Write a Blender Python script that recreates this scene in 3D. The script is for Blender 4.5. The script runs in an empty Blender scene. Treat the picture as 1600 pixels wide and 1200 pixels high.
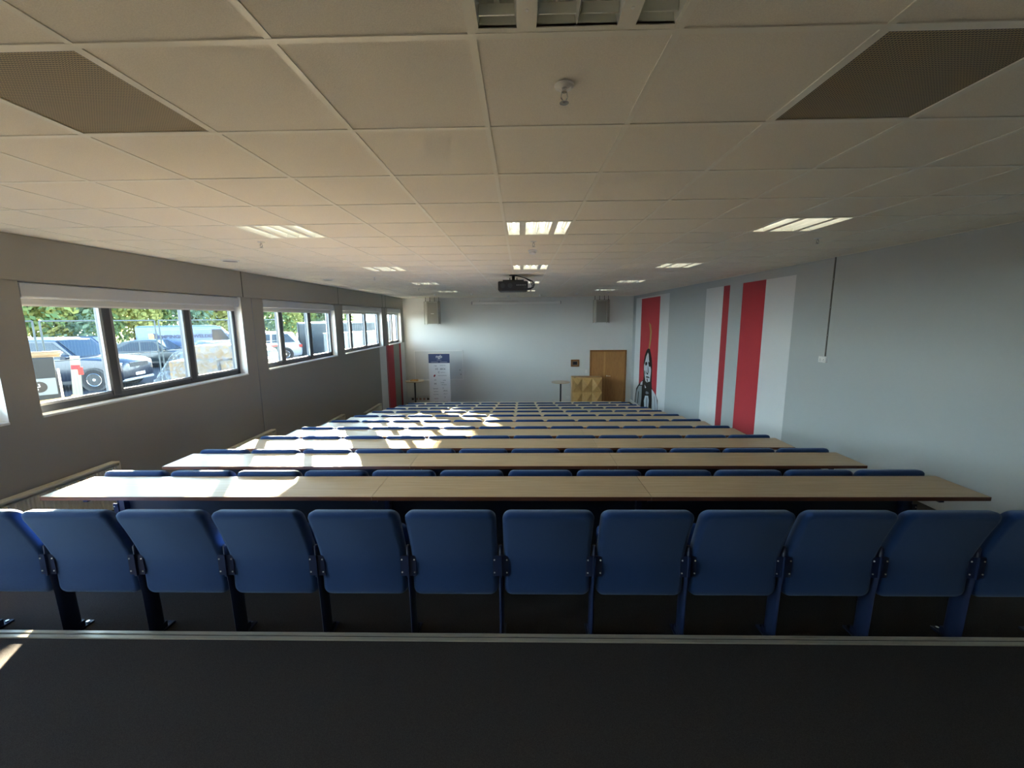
import bpy, bmesh, math, random
from mathutils import Vector, Matrix
random.seed(11)
C = bpy.context.scene.collection
PI = math.pi

# ------------------------------------------------------------------ helpers
def lin(h):
    out = []
    for i in (0, 2, 4):
        c = int(h[i:i+2], 16) / 255
        out.append(c / 12.92 if c <= .04045 else ((c + .055) / 1.055) ** 2.4)
    return (*out, 1)

class MB:
    """collects shapes and links them as ONE mesh object"""
    def __init__(s): s.v = []; s.f = []; s.m = []; s.cur = 0
    def add(s, vs, fs):
        b = len(s.v); s.v += [tuple(p) for p in vs]
        for f in fs: s.f.append([b + i for i in f]); s.m.append(s.cur)
        return s
    def mat(s, i): s.cur = i; return s
    def box(s, x0, x1, y0, y1, z0, z1):
        vs = [(x, y, z) for z in (z0, z1) for y in (y0, y1) for x in (x0, x1)]
        return s.add(vs, [(0, 2, 3, 1), (4, 5, 7, 6), (0, 1, 5, 4), (2, 6, 7, 3), (0, 4, 6, 2), (1, 3, 7, 5)])
    def quad(s, *p): return s.add(p, [tuple(range(len(p)))])
    def obox(s, p0, p1, w, h, up=(0, 0, 1)):
        p0 = Vector(p0); p1 = Vector(p1); d = (p1 - p0).normalized(); u = Vector(up)
        if abs(d.dot(u)) > .98: u = Vector((1, 0, 0))
        a = d.cross(u).normalized(); b = a.cross(d)
        vs = [p + a * (i * w / 2) + b * (j * h / 2) for p in (p0, p1) for j in (-1, 1) for i in (-1, 1)]
        return s.add(vs, [(0, 2, 3, 1), (4, 5, 7, 6), (0, 1, 5, 4), (2, 6, 7, 3), (0, 4, 6, 2), (1, 3, 7, 5)])
    def tube(s, path, r, n=8, cap=True):
        path = [Vector(p) for p in path]; rs = r if isinstance(r, (list, tuple)) else [r] * len(path)
        rings = []; pa = None
        for i, p in enumerate(path):
            d = (path[min(i + 1, len(path) - 1)] - path[max(i - 1, 0)]).normalized()
            if pa is None:
                u = Vector((0, 0, 1)) if abs(d.z) < .9 else Vector((1, 0, 0)); a = d.cross(u).normalized()
            else:
                a = (pa - d * pa.dot(d)).normalized()
            pa = a; b = d.cross(a)
            rings.append([p + (a * math.cos(2 * PI * k / n) + b * math.sin(2 * PI * k / n)) * rs[i] for k in range(n)])
        vs = [q for g in rings for q in g]; fs = []
        for i in range(len(rings) - 1):
            for k in range(n):
                fs.append((i * n + k, i * n + (k + 1) % n, (i + 1) * n + (k + 1) % n, (i + 1) * n + k))
        if cap: fs += [tuple(range(n))[::-1], tuple((len(rings) - 1) * n + k for k in range(n))]
        return s.add(vs, fs)
    def cyl(s, p0, p1, r, n=16, r2=None): return s.tube([p0, p1], [r, r if r2 is None else r2], n)
    def lathe(s, prof, c=(0, 0, 0), n=24):
        vs = []; fs = []
        for r, z in prof:
            for k in range(n): vs.append((c[0] + r * math.cos(2 * PI * k / n), c[1] + r * math.sin(2 * PI * k / n), c[2] + z))
        for i in range(len(prof) - 1):
            for k in range(n): fs.append((i * n + k, i * n + (k + 1) % n, (i + 1) * n + (k + 1) % n, (i + 1) * n + k))
        fs += [tuple(range(n))[::-1], tuple((len(prof) - 1) * n + k for k in range(n))]
        return s.add(vs, fs)
    def prism(s, poly, fn, t0, t1):
        """poly of 2-D points, fn(a, b, t) -> xyz"""
        n = len(poly); vs = [fn(a, b, t) for t in (t0, t1) for a, b in poly]
        fs = [tuple(range(n))[::-1], tuple(range(n, 2 * n))] + [(i, (i + 1) % n, n + (i + 1) % n, n + i) for i in range(n)]
        return s.add(vs, fs)
    def loft(s, rings, cap=True):
        n = len(rings[0]); vs = [p for g in rings for p in g]; fs = []
        for i in range(len(rings) - 1):
            for k in range(n): fs.append((i * n + k, i * n + (k + 1) % n, (i + 1) * n + (k + 1) % n, (i + 1) * n + k))
        if cap: fs += [tuple(range(n))[::-1], tuple((len(rings) - 1) * n + k for k in range(n))]
        return s.add(vs, fs)
    def mesh(s, name, mats, smooth=None, recalc=True):
        me = bpy.data.meshes.new(name); me.from_pydata(s.v, [], s.f)
        for m in (mats if isinstance(mats, (list, tuple)) else [mats]): me.materials.append(m)
        me.polygons.foreach_set('material_index', s.m)
        if recalc:
            bm = bmesh.new(); bm.from_mesh(me); bmesh.ops.recalc_face_normals(bm, faces=bm.faces); bm.to_mesh(me); bm.free()
        if smooth is not None:
            me.polygons.foreach_set('use_smooth', [True] * len(me.polygons))
            try: me.set_sharp_from_angle(angle=math.radians(smooth))
            except Exception: pass
        me.update(); return me
    def build(s, name, mats, parent=None, smooth=None, bevel=None, recalc=True):
        o = bpy.data.objects.new(name, s.mesh(name, mats, smooth, recalc)); C.objects.link(o)
        if parent: o.parent = parent
        if bevel:
            b = o.modifiers.new('bevel', 'BEVEL'); b.width = bevel; b.segments = 2; b.limit_method = 'ANGLE'
        return o

def tag(o, label, cat, group=None, kind=None):
    o['label'] = label; o['category'] = cat
    if group: o['group'] = group
    if kind: o['kind'] = kind
    return o
def empty(name, loc, label, cat, group=None, rz=0):
    o = bpy.data.objects.new(name, None); C.objects.link(o); o.location = loc; o.rotation_euler = (0, 0, rz)
    o.empty_display_size = .1
    return tag(o, label, cat, group)
def struct(o): o['kind'] = 'structure'; return o
def copy_tree(o, parent=None):
    c = o.copy(); C.objects.link(c)
    if parent: c.parent = parent
    for ch in list(o.children): copy_tree(ch, c)
    return c
def text_obj(name, body, size, m, parent, loc, rot, depth=.001, align='CENTER', bold=0):
    cu = bpy.data.curves.new(name, 'FONT'); cu.body = body; cu.size = size; cu.extrude = depth; cu.offset = bold
    cu.align_x = align; cu.align_y = 'CENTER'
    t = bpy.data.objects.new(name, cu); C.objects.link(t)
    dg = bpy.context.evaluated_depsgraph_get()
    me = bpy.data.meshes.new_from_object(t.evaluated_get(dg)); bpy.data.objects.remove(t)
    me.materials.clear(); me.materials.append(m)
    o = bpy.data.objects.new(name, me); C.objects.link(o); o.parent = parent; o.location = loc; o.rotation_euler = rot
    return o

# ------------------------------------------------------------------ materials
def M(name, col, rough=.6, metal=0, noise=None, bump=None, spec=.5, coat=0):
    m = bpy.data.materials.new(name); m.use_nodes = True; nt = m.node_tree; b = nt.nodes['Principled BSDF']
    c = lin(col) if isinstance(col, str) else col
    b.inputs['Base Color'].default_value = c; b.inputs['Roughness'].default_value = rough
    b.inputs['Metallic'].default_value = metal; b.inputs['Specular IOR Level'].default_value = spec
    b.inputs['Coat Weight'].default_value = coat
    if noise or bump:
        tc = nt.nodes.new('ShaderNodeTexCoord')
    if noise:
        sc, amt = noise
        n = nt.nodes.new('ShaderNodeTexNoise'); n.inputs['Scale'].default_value = sc; n.inputs['Detail'].default_value = 3
        nt.links.new(tc.outputs['Object'], n.inputs['Vector'])
        r = nt.nodes.new('ShaderNodeMapRange'); r.inputs['From Min'].default_value = .3; r.inputs['From Max'].default_value = .7
        r.inputs['To Min'].default_value = 1 - amt; r.inputs['To Max'].default_value = 1 + amt
        nt.links.new(n.outputs['Fac'], r.inputs['Value'])
        mx = nt.nodes.new('ShaderNodeVectorMath'); mx.operation = 'SCALE'; mx.inputs[0].default_value = c[:3]
        nt.links.new(r.outputs['Result'], mx.inputs['Scale']); nt.links.new(mx.outputs['Vector'], b.inputs['Base Color'])
    if bump:
        sc, st = bump
        n2 = nt.nodes.new('ShaderNodeTexNoise'); n2.inputs['Scale'].default_value = sc; n2.inputs['Detail'].default_value = 4
        nt.links.new(tc.outputs['Object'], n2.inputs['Vector'])
        bp = nt.nodes.new('ShaderNodeBump'); bp.inputs['Strength'].default_value = st; bp.inputs['Distance'].default_value = .004
        nt.links.new(n2.outputs['Fac'], bp.inputs['Height']); nt.links.new(bp.outputs['Normal'], b.inputs['Normal'])
    return m

def wood(name, c1, c2, rough, scale=(1.5, 30, 30), spec=.5, coat=0):
    m = bpy.data.materials.new(name); m.use_nodes = True; nt = m.node_tree; b = nt.nodes['Principled BSDF']
    tc = nt.nodes.new('ShaderNodeTexCoord'); mp = nt.nodes.new('ShaderNodeMapping'); mp.inputs['Scale'].default_value = scale
    n = nt.nodes.new('ShaderNodeTexNoise'); n.inputs['Scale'].default_value = 2.2; n.inputs['Detail'].default_value = 6; n.inputs['Distortion'].default_value = .6
    cr = nt.nodes.new('ShaderNodeValToRGB'); cr.color_ramp.elements[0].color = lin(c1); cr.color_ramp.elements[1].color = lin(c2)
    cr.color_ramp.elements[0].position = .3; cr.color_ramp.elements[1].position = .7
    nt.links.new(tc.outputs['Object'], mp.inputs['Vector']); nt.links.new(mp.outputs['Vector'], n.inputs['Vector'])
    nt.links.new(n.outputs['Fac'], cr.inputs['Fac']); nt.links.new(cr.outputs['Color'], b.inputs['Base Color'])
    b.inputs['Roughness'].default_value = rough; b.inputs['Specular IOR Level'].default_value = spec; b.inputs['Coat Weight'].default_value = coat
    return m

def glass_pane(name, tint, refl=.06):
    m = bpy.data.materials.new(name); m.use_nodes = True; nt = m.node_tree; nt.nodes.clear()
    out = nt.nodes.new('ShaderNodeOutputMaterial'); tr = nt.nodes.new('ShaderNodeBsdfTransparent'); tr.inputs['Color'].default_value = tint
    gl = nt.nodes.new('ShaderNodeBsdfGlossy'); gl.inputs['Roughness'].default_value = .02
    lw_ = nt.nodes.new('ShaderNodeLayerWeight'); pw = nt.nodes.new('ShaderNodeMath'); pw.operation = 'POWER'; pw.inputs[1].default_value = 5
    fr = nt.nodes.new('ShaderNodeMath'); fr.operation = 'MULTIPLY_ADD'; fr.inputs[1].default_value = .9; fr.inputs[2].default_value = .02
    nt.links.new(lw_.outputs['Facing'], pw.inputs[0]); nt.links.new(pw.outputs[0], fr.inputs[0])
    mx = nt.nodes.new('ShaderNodeMixShader')
    nt.links.new(fr.outputs[0], mx.inputs['Fac']); nt.links.new(tr.outputs['BSDF'], mx.inputs[1]); nt.links.new(gl.outputs['BSDF'], mx.inputs[2])
    nt.links.new(mx.outputs['Shader'], out.inputs['Surface'])
    return m

def leafmat(name, c1, c2):
    m = bpy.data.materials.new(name); m.use_nodes = True; nt = m.node_tree; nt.nodes.clear()
    out = nt.nodes.new('ShaderNodeOutputMaterial'); d = nt.nodes.new('ShaderNodeBsdfDiffuse'); t = nt.nodes.new('ShaderNodeBsdfTranslucent')
    mx = nt.nodes.new('ShaderNodeMixShader'); mx.inputs['Fac'].default_value = .5
    g = nt.nodes.new('ShaderNodeNewGeometry'); cr = nt.nodes.new('ShaderNodeValToRGB')
    cr.color_ramp.elements[0].color = lin(c1); cr.color_ramp.elements[1].color = lin(c2)
    nt.links.new(g.outputs['Random Per Island'], cr.inputs['Fac'])
    for q in (d, t): nt.links.new(cr.outputs['Color'], q.inputs['Color'])
    nt.links.new(d.outputs['BSDF'], mx.inputs[1]); nt.links.new(t.outputs['BSDF'], mx.inputs[2]); nt.links.new(mx.outputs['Shader'], out.inputs['Surface'])
    return m

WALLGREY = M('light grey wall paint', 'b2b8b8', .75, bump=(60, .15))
WALLSHADE = M('grey wall paint with backlit shade', '94928a', .75, bump=(60, .15))  # backlit shade of the window wall put into a darker copy of the grey
WHITEP = M('white wall paint', 'd9dad6', .75, bump=(60, .1))
REDP = M('red wall paint', 'b8323c', .7)
DREDP = M('dark red wall paint', 'a82f38', .7)
STRIPEW = M('white stripe paint', 'dadcdc', .7)
TILE = M('mineral ceiling tile', 'ece6d8', .9, noise=(260, .07), bump=(300, .25))
TBAR = M('white ceiling bar', 'ece8da', .36)
CARPET = M('charcoal carpet', '423f3e', .98, noise=(420, .35), bump=(500, .6), spec=.1)
ALU = M('aluminium', 'e2dac8', .3, metal=.5)
GROOVE = M('dark groove', '15171a', .8)
FABRIC = M('blue wool fabric', '18386a', .92, noise=(600, .14), bump=(900, .35), spec=.25)
FABRIC.node_tree.nodes['Principled BSDF'].inputs['Sheen Weight'].default_value = .35; FABRIC.node_tree.nodes['Principled BSDF'].inputs['Sheen Tint'].default_value = (.6, .8, 1, 1)
FABRIC2 = M('blue seat fabric', '18386a', .92, noise=(600, .14), bump=(900, .35), spec=.25)
STEEL = M('dark blue painted steel', '1b294a', .4)
SCREW = M('bright screw', 'f2f2ee', .4)
CHROME = M('chrome', 'd0d4d8', .12, metal=1)
DESKW = wood('pale oak laminate', 'c6b496', 'b6a280', .3, (1.2, 26, 26), spec=.2)
EDGEW = wood('red brown edge lipping', '7c4e38', '633b2a', .4)
PANELD = M('navy modesty panel', '1b2434', .55)
FRAMEG = M('dark grey window frame', '3c4148', .4)
UPVC = M('white window lining', 'dfe0dd', .5)
BLINDC = M('pale blind cassette', 'b9bdbf', .5)
BLINDF = M('pale blind fabric', 'c9cac6', .8)
RAD = M('cream radiator enamel', 'd2cdb8', .4)
PLASTIC = M('white plastic', 'e6e6e2', .4)
GREYPL = M('grey plastic', '8b8d8e', .5)
BLACKPL = M('black plastic', '17181a', .45)
DARKGREY = M('dark grey plastic', '303236', .5)
MESHV = M('perforated steel', '9a8c70', .5)
REFL = M('satin lamp reflector', 'e6e8e2', .4, metal=.6)
OAKD = wood('oak veneer door', 'b88750', 'a27442', .45, (18, 18, 1.6))
OAKF = wood('oak frame', '9c6c3a', '8a5c30', .45, (18, 18, 2))
PLY = wood('golden plywood', 'd8b070', 'c89c5c', .4, (6, 6, 3))
TABLEW = wood('table top beech', 'c8b594', 'b8a482', .4)
SPEAKB = M('grey speaker cabinet', 'a9a89e', .6)
SPEAKF = M('grey speaker grille', '8e8d82', .8)
BOARD = M('whiteboard enamel', 'cfd1cd', .3)
NAVY = M('navy banner print', '1f3560', .5)
BANW = M('white banner film', 'e8eaea', .5)
INK = M('dark print', '2a2d36', .6)
INKG = M('grey print', '6c7076', .6)
INKR = M('red print', '8c2f3a', .6)
BLACKP = M('black mural paint', '17140f', .7)
BONE = M('pale mural paint', 'c3cad0', .7)
MIDG = M('mid grey mural paint', '6f767c', .7)
FEATH = M('tan mural paint', 'a8864c', .7)
GLASS = glass_pane('window glass', (.93, .96, .95, 1))

def vent_mat():
    m = MESHV; nt = m.node_tree; b = nt.nodes['Principled BSDF']
    tc = nt.nodes.new('ShaderNodeTexCoord'); mp = nt.nodes.new('ShaderNodeMapping'); mp.inputs['Scale'].default_value = (96, 96, 0)
    v = nt.nodes.new('ShaderNodeTexVoronoi'); v.inputs['Scale'].default_value = 1; v.inputs['Randomness'].default_value = 0
    r = nt.nodes.new('ShaderNodeMapRange'); r.inputs['From Min'].default_value = .3; r.inputs['From Max'].default_value = .42
    mx = nt.nodes.new('ShaderNodeMix'); mx.data_type = 'RGBA'; mx.inputs['A'].default_value = lin('2c2214'); mx.inputs['B'].default_value = lin('a08e64')
    nt.links.new(tc.outputs['Object'], mp.inputs['Vector']); nt.links.new(mp.outputs['Vector'], v.inputs['Vector'])
    nt.links.new(v.outputs['Distance'], r.inputs['Value']); nt.links.new(r.outputs['Result'], mx.inputs['Factor']); nt.links.new(mx.outputs['Result'], b.inputs['Base Color'])
vent_mat()

# ------------------------------------------------------------------ room shell
XL, XR, YB, YR, ZC, ZF = -4.76, 4.5, 17.0, -3.2, 3.988, -.29
WT = .25                                    # outer wall thickness
PITCH, DROP, FY, FZ = .93, .133, 2.0, 1.337 # tiers
NROW = 11
def tier_z(k): return FZ - DROP * k

m = MB()
prof = [(YR, 1.47), (FY, 1.47)]
y = FY
for k in range(NROW + 1):
    z = tier_z(k) if k < NROW else -.14
    prof += [(y, z), (y + PITCH, z)]; y += PITCH
prof += [(y, ZF), (YB, ZF)]
for (a, za), (b, zb) in zip(prof, prof[1:]):
    m.quad((XL, a, za), (XR, a, za), (XR, b, zb), (XL, b, zb))
struct(m.build('floor', CARPET, recalc=False))

m = MB()
for z0, z1, yy0, yy1 in ((1.466, 1.478, 1.972, 1.993), (1.466, 1.478, 2.006, 2.024), (1.45, 1.4702, 1.97, 2.022), (1.42, 1.476, 2.014, 2.024)):
    m.mat(1 if yy1 - yy0 > .04 else 0).box(XL + .01, XR - .01, yy0, yy1, z0, z1)
struct(m.build('trim_1', [ALU, GROOVE]))

# left wall with window openings
WIN = [(-1.5, .43), (.75, 3.675), (3.95, 7.12), (7.73, 10.72), (11.2, 14.36), (14.97, 16.62)]  # first opening is unseen, added and sized to light the left chairs
ZS, ZH = 2.245, 3.56
m = MB()
def lw(y0, y1, z0, z1, mi=0):
    m.mat(mi).quad((XL, y0, z0), (XL, y1, z0), (XL, y1, z1), (XL, y0, z1))
ys = [YR] + [q for w in WIN for q in w] + [YB]
STR = [(13.95, 14.64, 1), (14.64, 15.5, 2), (16.2, 16.45, 3), (16.45, YB, 1)]
lw(YR, 13.95, ZF - .1, ZS)
prev = 13.95
for a, b, mi in STR:
    if a > prev: lw(prev, a, ZF - .1, ZS)
    lw(a, b, ZF - .1, ZS, mi); prev = b
lw(YR, YB, ZH, ZC)
for i in range(0, len(ys), 2): lw(ys[i], ys[i + 1], ZS, ZH)
for a, b in WIN:          # lined reveals
    m.mat(4)
    m.quad((XL, a, ZS), (XL - WT, a, ZS), (XL - WT, a, ZH), (XL, a, ZH)); m.quad((XL, b, ZS), (XL - WT, b, ZS), (XL - WT, b, ZH), (XL, b, ZH))
    m.quad((XL, a, ZH), (XL - WT, a, ZH), (XL - WT, b, ZH), (XL, b, ZH)); m.quad((XL, a, ZS), (XL - WT, a, ZS), (XL - WT, b, ZS), (XL, b, ZS))
m.mat(0)                  # outer face
XO = XL - WT
for i in range(0, len(ys), 2): m.quad((XO, ys[i], ZS), (XO, ys[i + 1], ZS), (XO, ys[i + 1], ZH), (XO, ys[i], ZH))
m.quad((XO, YR, .5), (XO, YB, .5), (XO, YB, ZS), (XO, YR, ZS)); m.quad((XO, YR, ZH), (XO, YB, ZH), (XO, YB, 4.4), (XO, YR, 4.4))
struct(m.build('wall_left', [WALLSHADE, STRIPEW, REDP, DREDP, UPVC], recalc=False))

# boxed head above the windows, with its dark joints
JO = [7.145, 10.91, 14.39, 14.73]
m = MB(); m.box(XL, XL + .035, YR + .02, 16.86, ZH + .004, ZC)
m.mat(1)
for j in JO: m.box(XL + .035, XL + .037, j - .009, j + .009, ZH + .004, ZC)
struct(m.build('trim_2', [WALLSHADE, GROOVE]))
m = MB()
for j in (7.41, 14.73): m.box(XL, XL + .006, j - .008, j + .008, (1.0 if j < 8 else .0), ZH)
struct(m.build('trim_3', [GREYPL]))

def window(n, a, b, mull):
    x0, x1 = XL - .2, XL - .13
    fr = MB()
    fr.box(x0, x1, a, b, ZS + .004, ZS + .085); fr.box(x0, x1, a, b, ZH - .2, ZH - .002)
    fr.box(x0, x1, a + .001, a + .075, ZS, ZH); fr.box(x0, x1, b - .075, b - .001, ZS, ZH)
    for q in mull: fr.box(x0 - .01, x1 + .015, q - .05, q + .05, ZS + .05, ZH - .1)
    f = struct(fr.build('window_%d' % n, FRAMEG, bevel=.006))
    edges = [a + .07] + [q for mm in mull for q in (mm - .05, mm + .05)] + [b - .07]
    for i in range(0, len(edges), 2):
        l0, l1 = edges[i], edges[i + 1]
        g = MB(); g.box(XL - .176, XL - .168, l0 - .004, l1 + .004, ZS + .08, ZH - .195); g.build('window_pane', GLASS, f)
        s = MB(); t = .028
        s.box(x1 - .02, x1 + .012, l0, l1, ZS + .085, ZS + .085 + t); s.box(x1 - .02, x1 + .012, l0, l1, ZH - .2 - t, ZH - .2)
        s.box(x1 - .02, x1 + .012, l0, l0 + t, ZS + .085, ZH - .2); s.box(x1 - .02, x1 + .012, l1 - t, l1, ZS + .085, ZH - .2)
        s.build('sash', GREYPL, f)
    sl = MB(); sl.box(XL - .13, XL + .012, a + .002, b - .002, ZS - .012, ZS + .012); sl.build('window_sill', UPVC, f, bevel=.004)
    return f
MULLS = [(-.9, -.2), (1.7, 2.75), (4.87, 6.07), (8.47, 9.63), (11.98, 13.13), (15.85,)]
wl = ['the added unseen window beside the platform', 'the window beside the first row of chairs', 'the wide window with the car park view', 'the window with the white car outside', 'the window beside the striped wall end', 'the small window by the white front wall']
for i, (w, mu) in enumerate(zip(WIN, MULLS)):
    window(i + 1, w[0], w[1], mu)
    a, b = w
    bl = empty('roller_blind', (XL - .06, (a + b) / 2, ZH - .08), 'pale rolled-up blind above ' + wl[i], 'blind', 'roller blinds over the windows')
    h = (b - a) / 2 - .012
    q = MB(); q.prism([(-.05, -.075), (.05, -.075), (.058, -.06), (.058, .06), (.05, .072), (-.05, .072)], lambda u, v, t: (u, t, v), -h, h - .05 * (i == 2)); q.build('cassette', BLINDC, bl)
    q = MB(); q.box(-.02, -.014, -h + .02, h - .07, -.135, -.07); q.build('blind_fabric', BLINDF, bl)
    q = MB(); q.box(-.027, -.006, -h + .02, h - .07, -.152, -.132); q.build('bottom_bar', PLASTIC, bl)

# right wall with painted stripes
m = MB()
cuts = [YR, 7.09, 7.935, 8.74, 9.27, 9.55, 10.42, 12.95, 13.8, 15.88, 16.62, YB]
kinds = [0, 1, 2, 0, 3, 1, 0, 1, 2, 1, 0]
ZT = 3.825
for (a, b), k in zip(zip(cuts, cuts[1:]), kinds):
    m.mat(k).quad((XR, a, ZF - .1), (XR, b, ZF - .1), (XR, b, ZT), (XR, a, ZT))
    m.mat(1 if 12.9 < a < 16.5 and k else 0).quad((XR, a, ZT), (XR, b, ZT), (XR, b, ZT + .05), (XR, a, ZT + .05))
m.mat(0).quad((XR, YR, ZT + .05), (XR, YB, ZT + .05), (XR, YB, ZC), (XR, YR, ZC))
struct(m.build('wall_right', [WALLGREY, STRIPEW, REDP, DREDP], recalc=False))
m = MB(); m.quad((XL, YB, ZF - .1), (XR, YB, ZF - .1), (XR, YB, ZC), (XL, YB, ZC)); struct(m.build('wall_front', WHITEP, recalc=False))
BACKW = M('charcoal rear wall paint', '2e2c2b', .8)
m = MB(); m.quad((XL, YR, 1.3), (XR, YR, 1.3), (XR, YR, ZC), (XL, YR, ZC)); struct(m.build('wall_back', BACKW, recalc=False))
m = MB(); m.box(XL + .001, 2.79, YB - .018, YB, ZF, ZF + .12); m.box(4.29, XR, YB - .018, YB, ZF, ZF + .12); struct(m.build('baseboard_front', WHITEP))
m = MB(); m.box(XR - .018, XR, 13.17, YB - .02, ZF, ZF + .11); struct(m.build('baseboard_right', WHITEP))
m = MB(); m.box(XR - .002, XR + .002, 0, 0.001, 3, 3.001)

# suspended ceiling: tiles recessed between T-bars
TX, TY, T = -.139, 1.368, .6
vents = {(-3, 0), (2, 0)}
lamps = {(c, r) for r in (4, 9, 14, 19) for c in (-4, 0, 4)} | {(0, -1)}
m = MB()
i0, i1 = math.floor((XL - TX) / T), math.ceil((XR - TX) / T)
j0, j1 = math.floor((YR - TY) / T), math.ceil((YB - TY) / T)
zt = ZC + .0035
for i in range(i0, i1):
    for j in range(j0, j1):
        if (i, j) in vents or (i, j) in lamps: continue
        xa, xb = max(TX + T * i, XL), min(TX + T * (i + 1), XR); ya, yb = max(TY + T * j, YR), min(TY + T * (j + 1), YB)
        if xb - xa < .01 or yb - ya < .01: continue
        m.quad((xa, ya, zt), (xa, yb, zt), (xb, yb, zt), (xb, ya, zt))
m.mat(1)
for i in range(i0 + 1, i1):
    x = TX + T * i; m.box(x - .012, x + .012, YR, YB, ZC, ZC + .03)
for j in range(j0 + 1, j1):
    yy = TY + T * j; m.box(XL, XR, yy - .012, yy + .012, ZC - .0004, ZC + .03)
for a, b, c_, d in ((XL, XL + .02, YR, YB), (XR - .02, XR, YR, YB), (XL, XR, YB - .02, YB)): m.box(a, b, c_, d, ZC - .001, ZC + .02)
m.mat(2).quad((XL - .5, YR - .3, ZC + .35), (XR + .3, YR - .3, ZC + .35), (XR + .3, YB + .3, ZC + .35), (XL - .5, YB + .3, ZC + .35))
struct(m.build('ceiling', [TILE, TBAR, GREYPL]))

# ------------------------------------------------------------------ ceiling fittings
for (i, j), side in (((-3, 0), 'left'), ((2, 0), 'right')):
    cx, cy = TX + T * (i + .5), TY + T * (j + .5)
    v = empty('ceiling_vent', (cx, cy, ZC), 'square brown perforated ceiling vent towards the %s' % {'left': 'window wall', 'right': 'striped wall'}[side], 'vent', 'perforated ceiling vents')
    q = MB(); q.box(-.28, .28, -.28, .28, .004, .02); q.build('perforated_panel', MESHV, v)
    q = MB()
    for s in (-1, 1): q.box(s * .284 - .005, s * .284 + .005, -.289, .289, 0, .012); q.box(-.289, .289, s * .284 - .005, s * .284 + .005, 0, .012)
    q.build('vent_frame', TBAR, v)

def part(name, me, parent, x=0):
    o = bpy.data.objects.new(name, me); C.objects.link(o); o.parent = parent; o.location = (x, 0, 0); return o
q = MB(); q.cyl((0, 0, -.001), (0, 0, .002), .005, 8); LSCREW = q.mesh('screw', SCREW)
def trough(x0, x1, m):
    n = 6; c = (x0 + x1) / 2; w = (x1 - x0) / 2
    pts = [(c - w * math.cos(PI * k / n), .004 + .062 * math.sin(PI * k / n) ** .8) for k in range(n + 1)]
    for (a, za), (b, zb) in zip(pts, pts[1:]): m.quad((a, -.27, za), (a, .27, za), (b, .27, zb), (b, -.27, zb))
    for yy in (-.27, .27): m.add([(a, yy, z) for a, z in pts], [tuple(range(n + 1))])
def luminaire(loc, label, tube, blades=False):
    L = empty('ceiling_light', loc, label, 'light', 'recessed ceiling lights')
    q = MB(); bars = [(-.288, -.272), (-.155, -.118), (-.118, -.1), (.112, .15), (.15, .186), (.276, .288)]
    bars = [(-.288, -.278), (-.168, -.112), (.118, .17), (.28, .288)]
    for a, b in bars: q.box(a, b, -.27, .27, .001, .01)
    for s in (-1, 1): q.box(-.288, .288, s * .279 - .009, s * .279 + .009, .001, .01)
    q.build('light_frame', TBAR, L)
    for a, b in ((-.278, -.168), (-.112, .002), (.004, .118), (.17, .28)):
        q = MB(); trough(a, b, q); r = q.build('reflector', REFL, L, smooth=50, recalc=False)
        for k in range(-3, 4) if blades else ():
            q = MB(); q.box(a + .006, b - .006, k * .075 - .002, k * .075 + .002, .006, .034); q.build('louvre_blade', REFL, r)
        q = MB(); q.cyl((.5 * (a + b), -.265, .048), (.5 * (a + b), .265, .048), .008, 8); q.build('tube', tube, r)
    for a in (-.14, .144):
        for yy in (-.2, -.07, .07, .2): part('screw', LSCREW, L).location = (a, yy, 0)
    return L
TUBE = M('fluorescent tube', 'f4f4ee', .3)
TUBE_FILL = M('fluorescent tube with added glow', 'f4f4ee', .3); TUBE_FILL.node_tree.nodes['Principled BSDF'].inputs['Emission Color'].default_value = (1, .93, .76, 1); TUBE_FILL.node_tree.nodes['Principled BSDF'].inputs['Emission Strength'].default_value = 2.2  # faint glow added to brighten the room and the lamp strips
rows = ['first row', 'second row', 'third row', 'last row']
p0 = luminaire((TX + .3, TY - .3, ZC), 'louvred ceiling light with tubes off, between the two perforated vents', TUBE, True)
p1 = None
for ri, r in enumerate((4, 9, 14, 19)):
    for c, nm in ((-4, 'window-side'), (0, 'middle'), (4, 'mural-side')):
        o = copy_tree(p1) if p1 else luminaire((0, 0, ZC), '', TUBE_FILL); p1 = p1 or o; o.location = (TX + T * (c + .5), TY + T * (r + .5), ZC)
        o['label'] = '%s recessed louvred ceiling light in the %s beyond the vents' % (nm, rows[ri])

def sprinkler(loc, label):
    s = empty('sprinkler', loc, label, 'sprinkler', 'ceiling sprinklers')
    q = MB(); q.lathe([(.036, 0), (.034, -.006), (.024, -.009), (.022, -.004), (.012, -.008)]); q.build('rose', PLASTIC, s, smooth=40)
    q = MB(); q.cyl((0, 0, -.006), (0, 0, -.022), .009, 10); q.tube([(-.008, 0, -.02), (-.012, 0, -.04), (0, 0, -.056)], .0025, 6); q.tube([(.008, 0, -.02), (.012, 0, -.04), (0, 0, -.056)], .0025, 6); q.build('nozzle_frame', CHROME, s)
    q = MB(); q.lathe([(.017, 0), (.017, -.002), (.003, -.003)], (0, 0, -.056), 14); q.build('deflector', CHROME, s)
    return s
sp = [((.16, 1.64), 'pendent sprinkler head just beyond the overhead light'), ((-2.74, 4.53), 'sprinkler head behind the first window-side ceiling light'),
      ((.143, 4.7), 'sprinkler head between the middle ceiling light and smoke detector'), ((3.19, 4.73), 'sprinkler head behind the first mural-side ceiling light'),
      ((-2.87, 8.36), 'sprinkler head behind the second window-side ceiling light'), ((-2.76, 11.5), 'sprinkler head behind the third window-side ceiling light')]
s0 = sprinkler((*sp[0][0], ZC), sp[0][1])
for (x, y), l in sp[1:]:
    o = copy_tree(s0); o.location = (x, y, ZC); o['label'] = l
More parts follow.
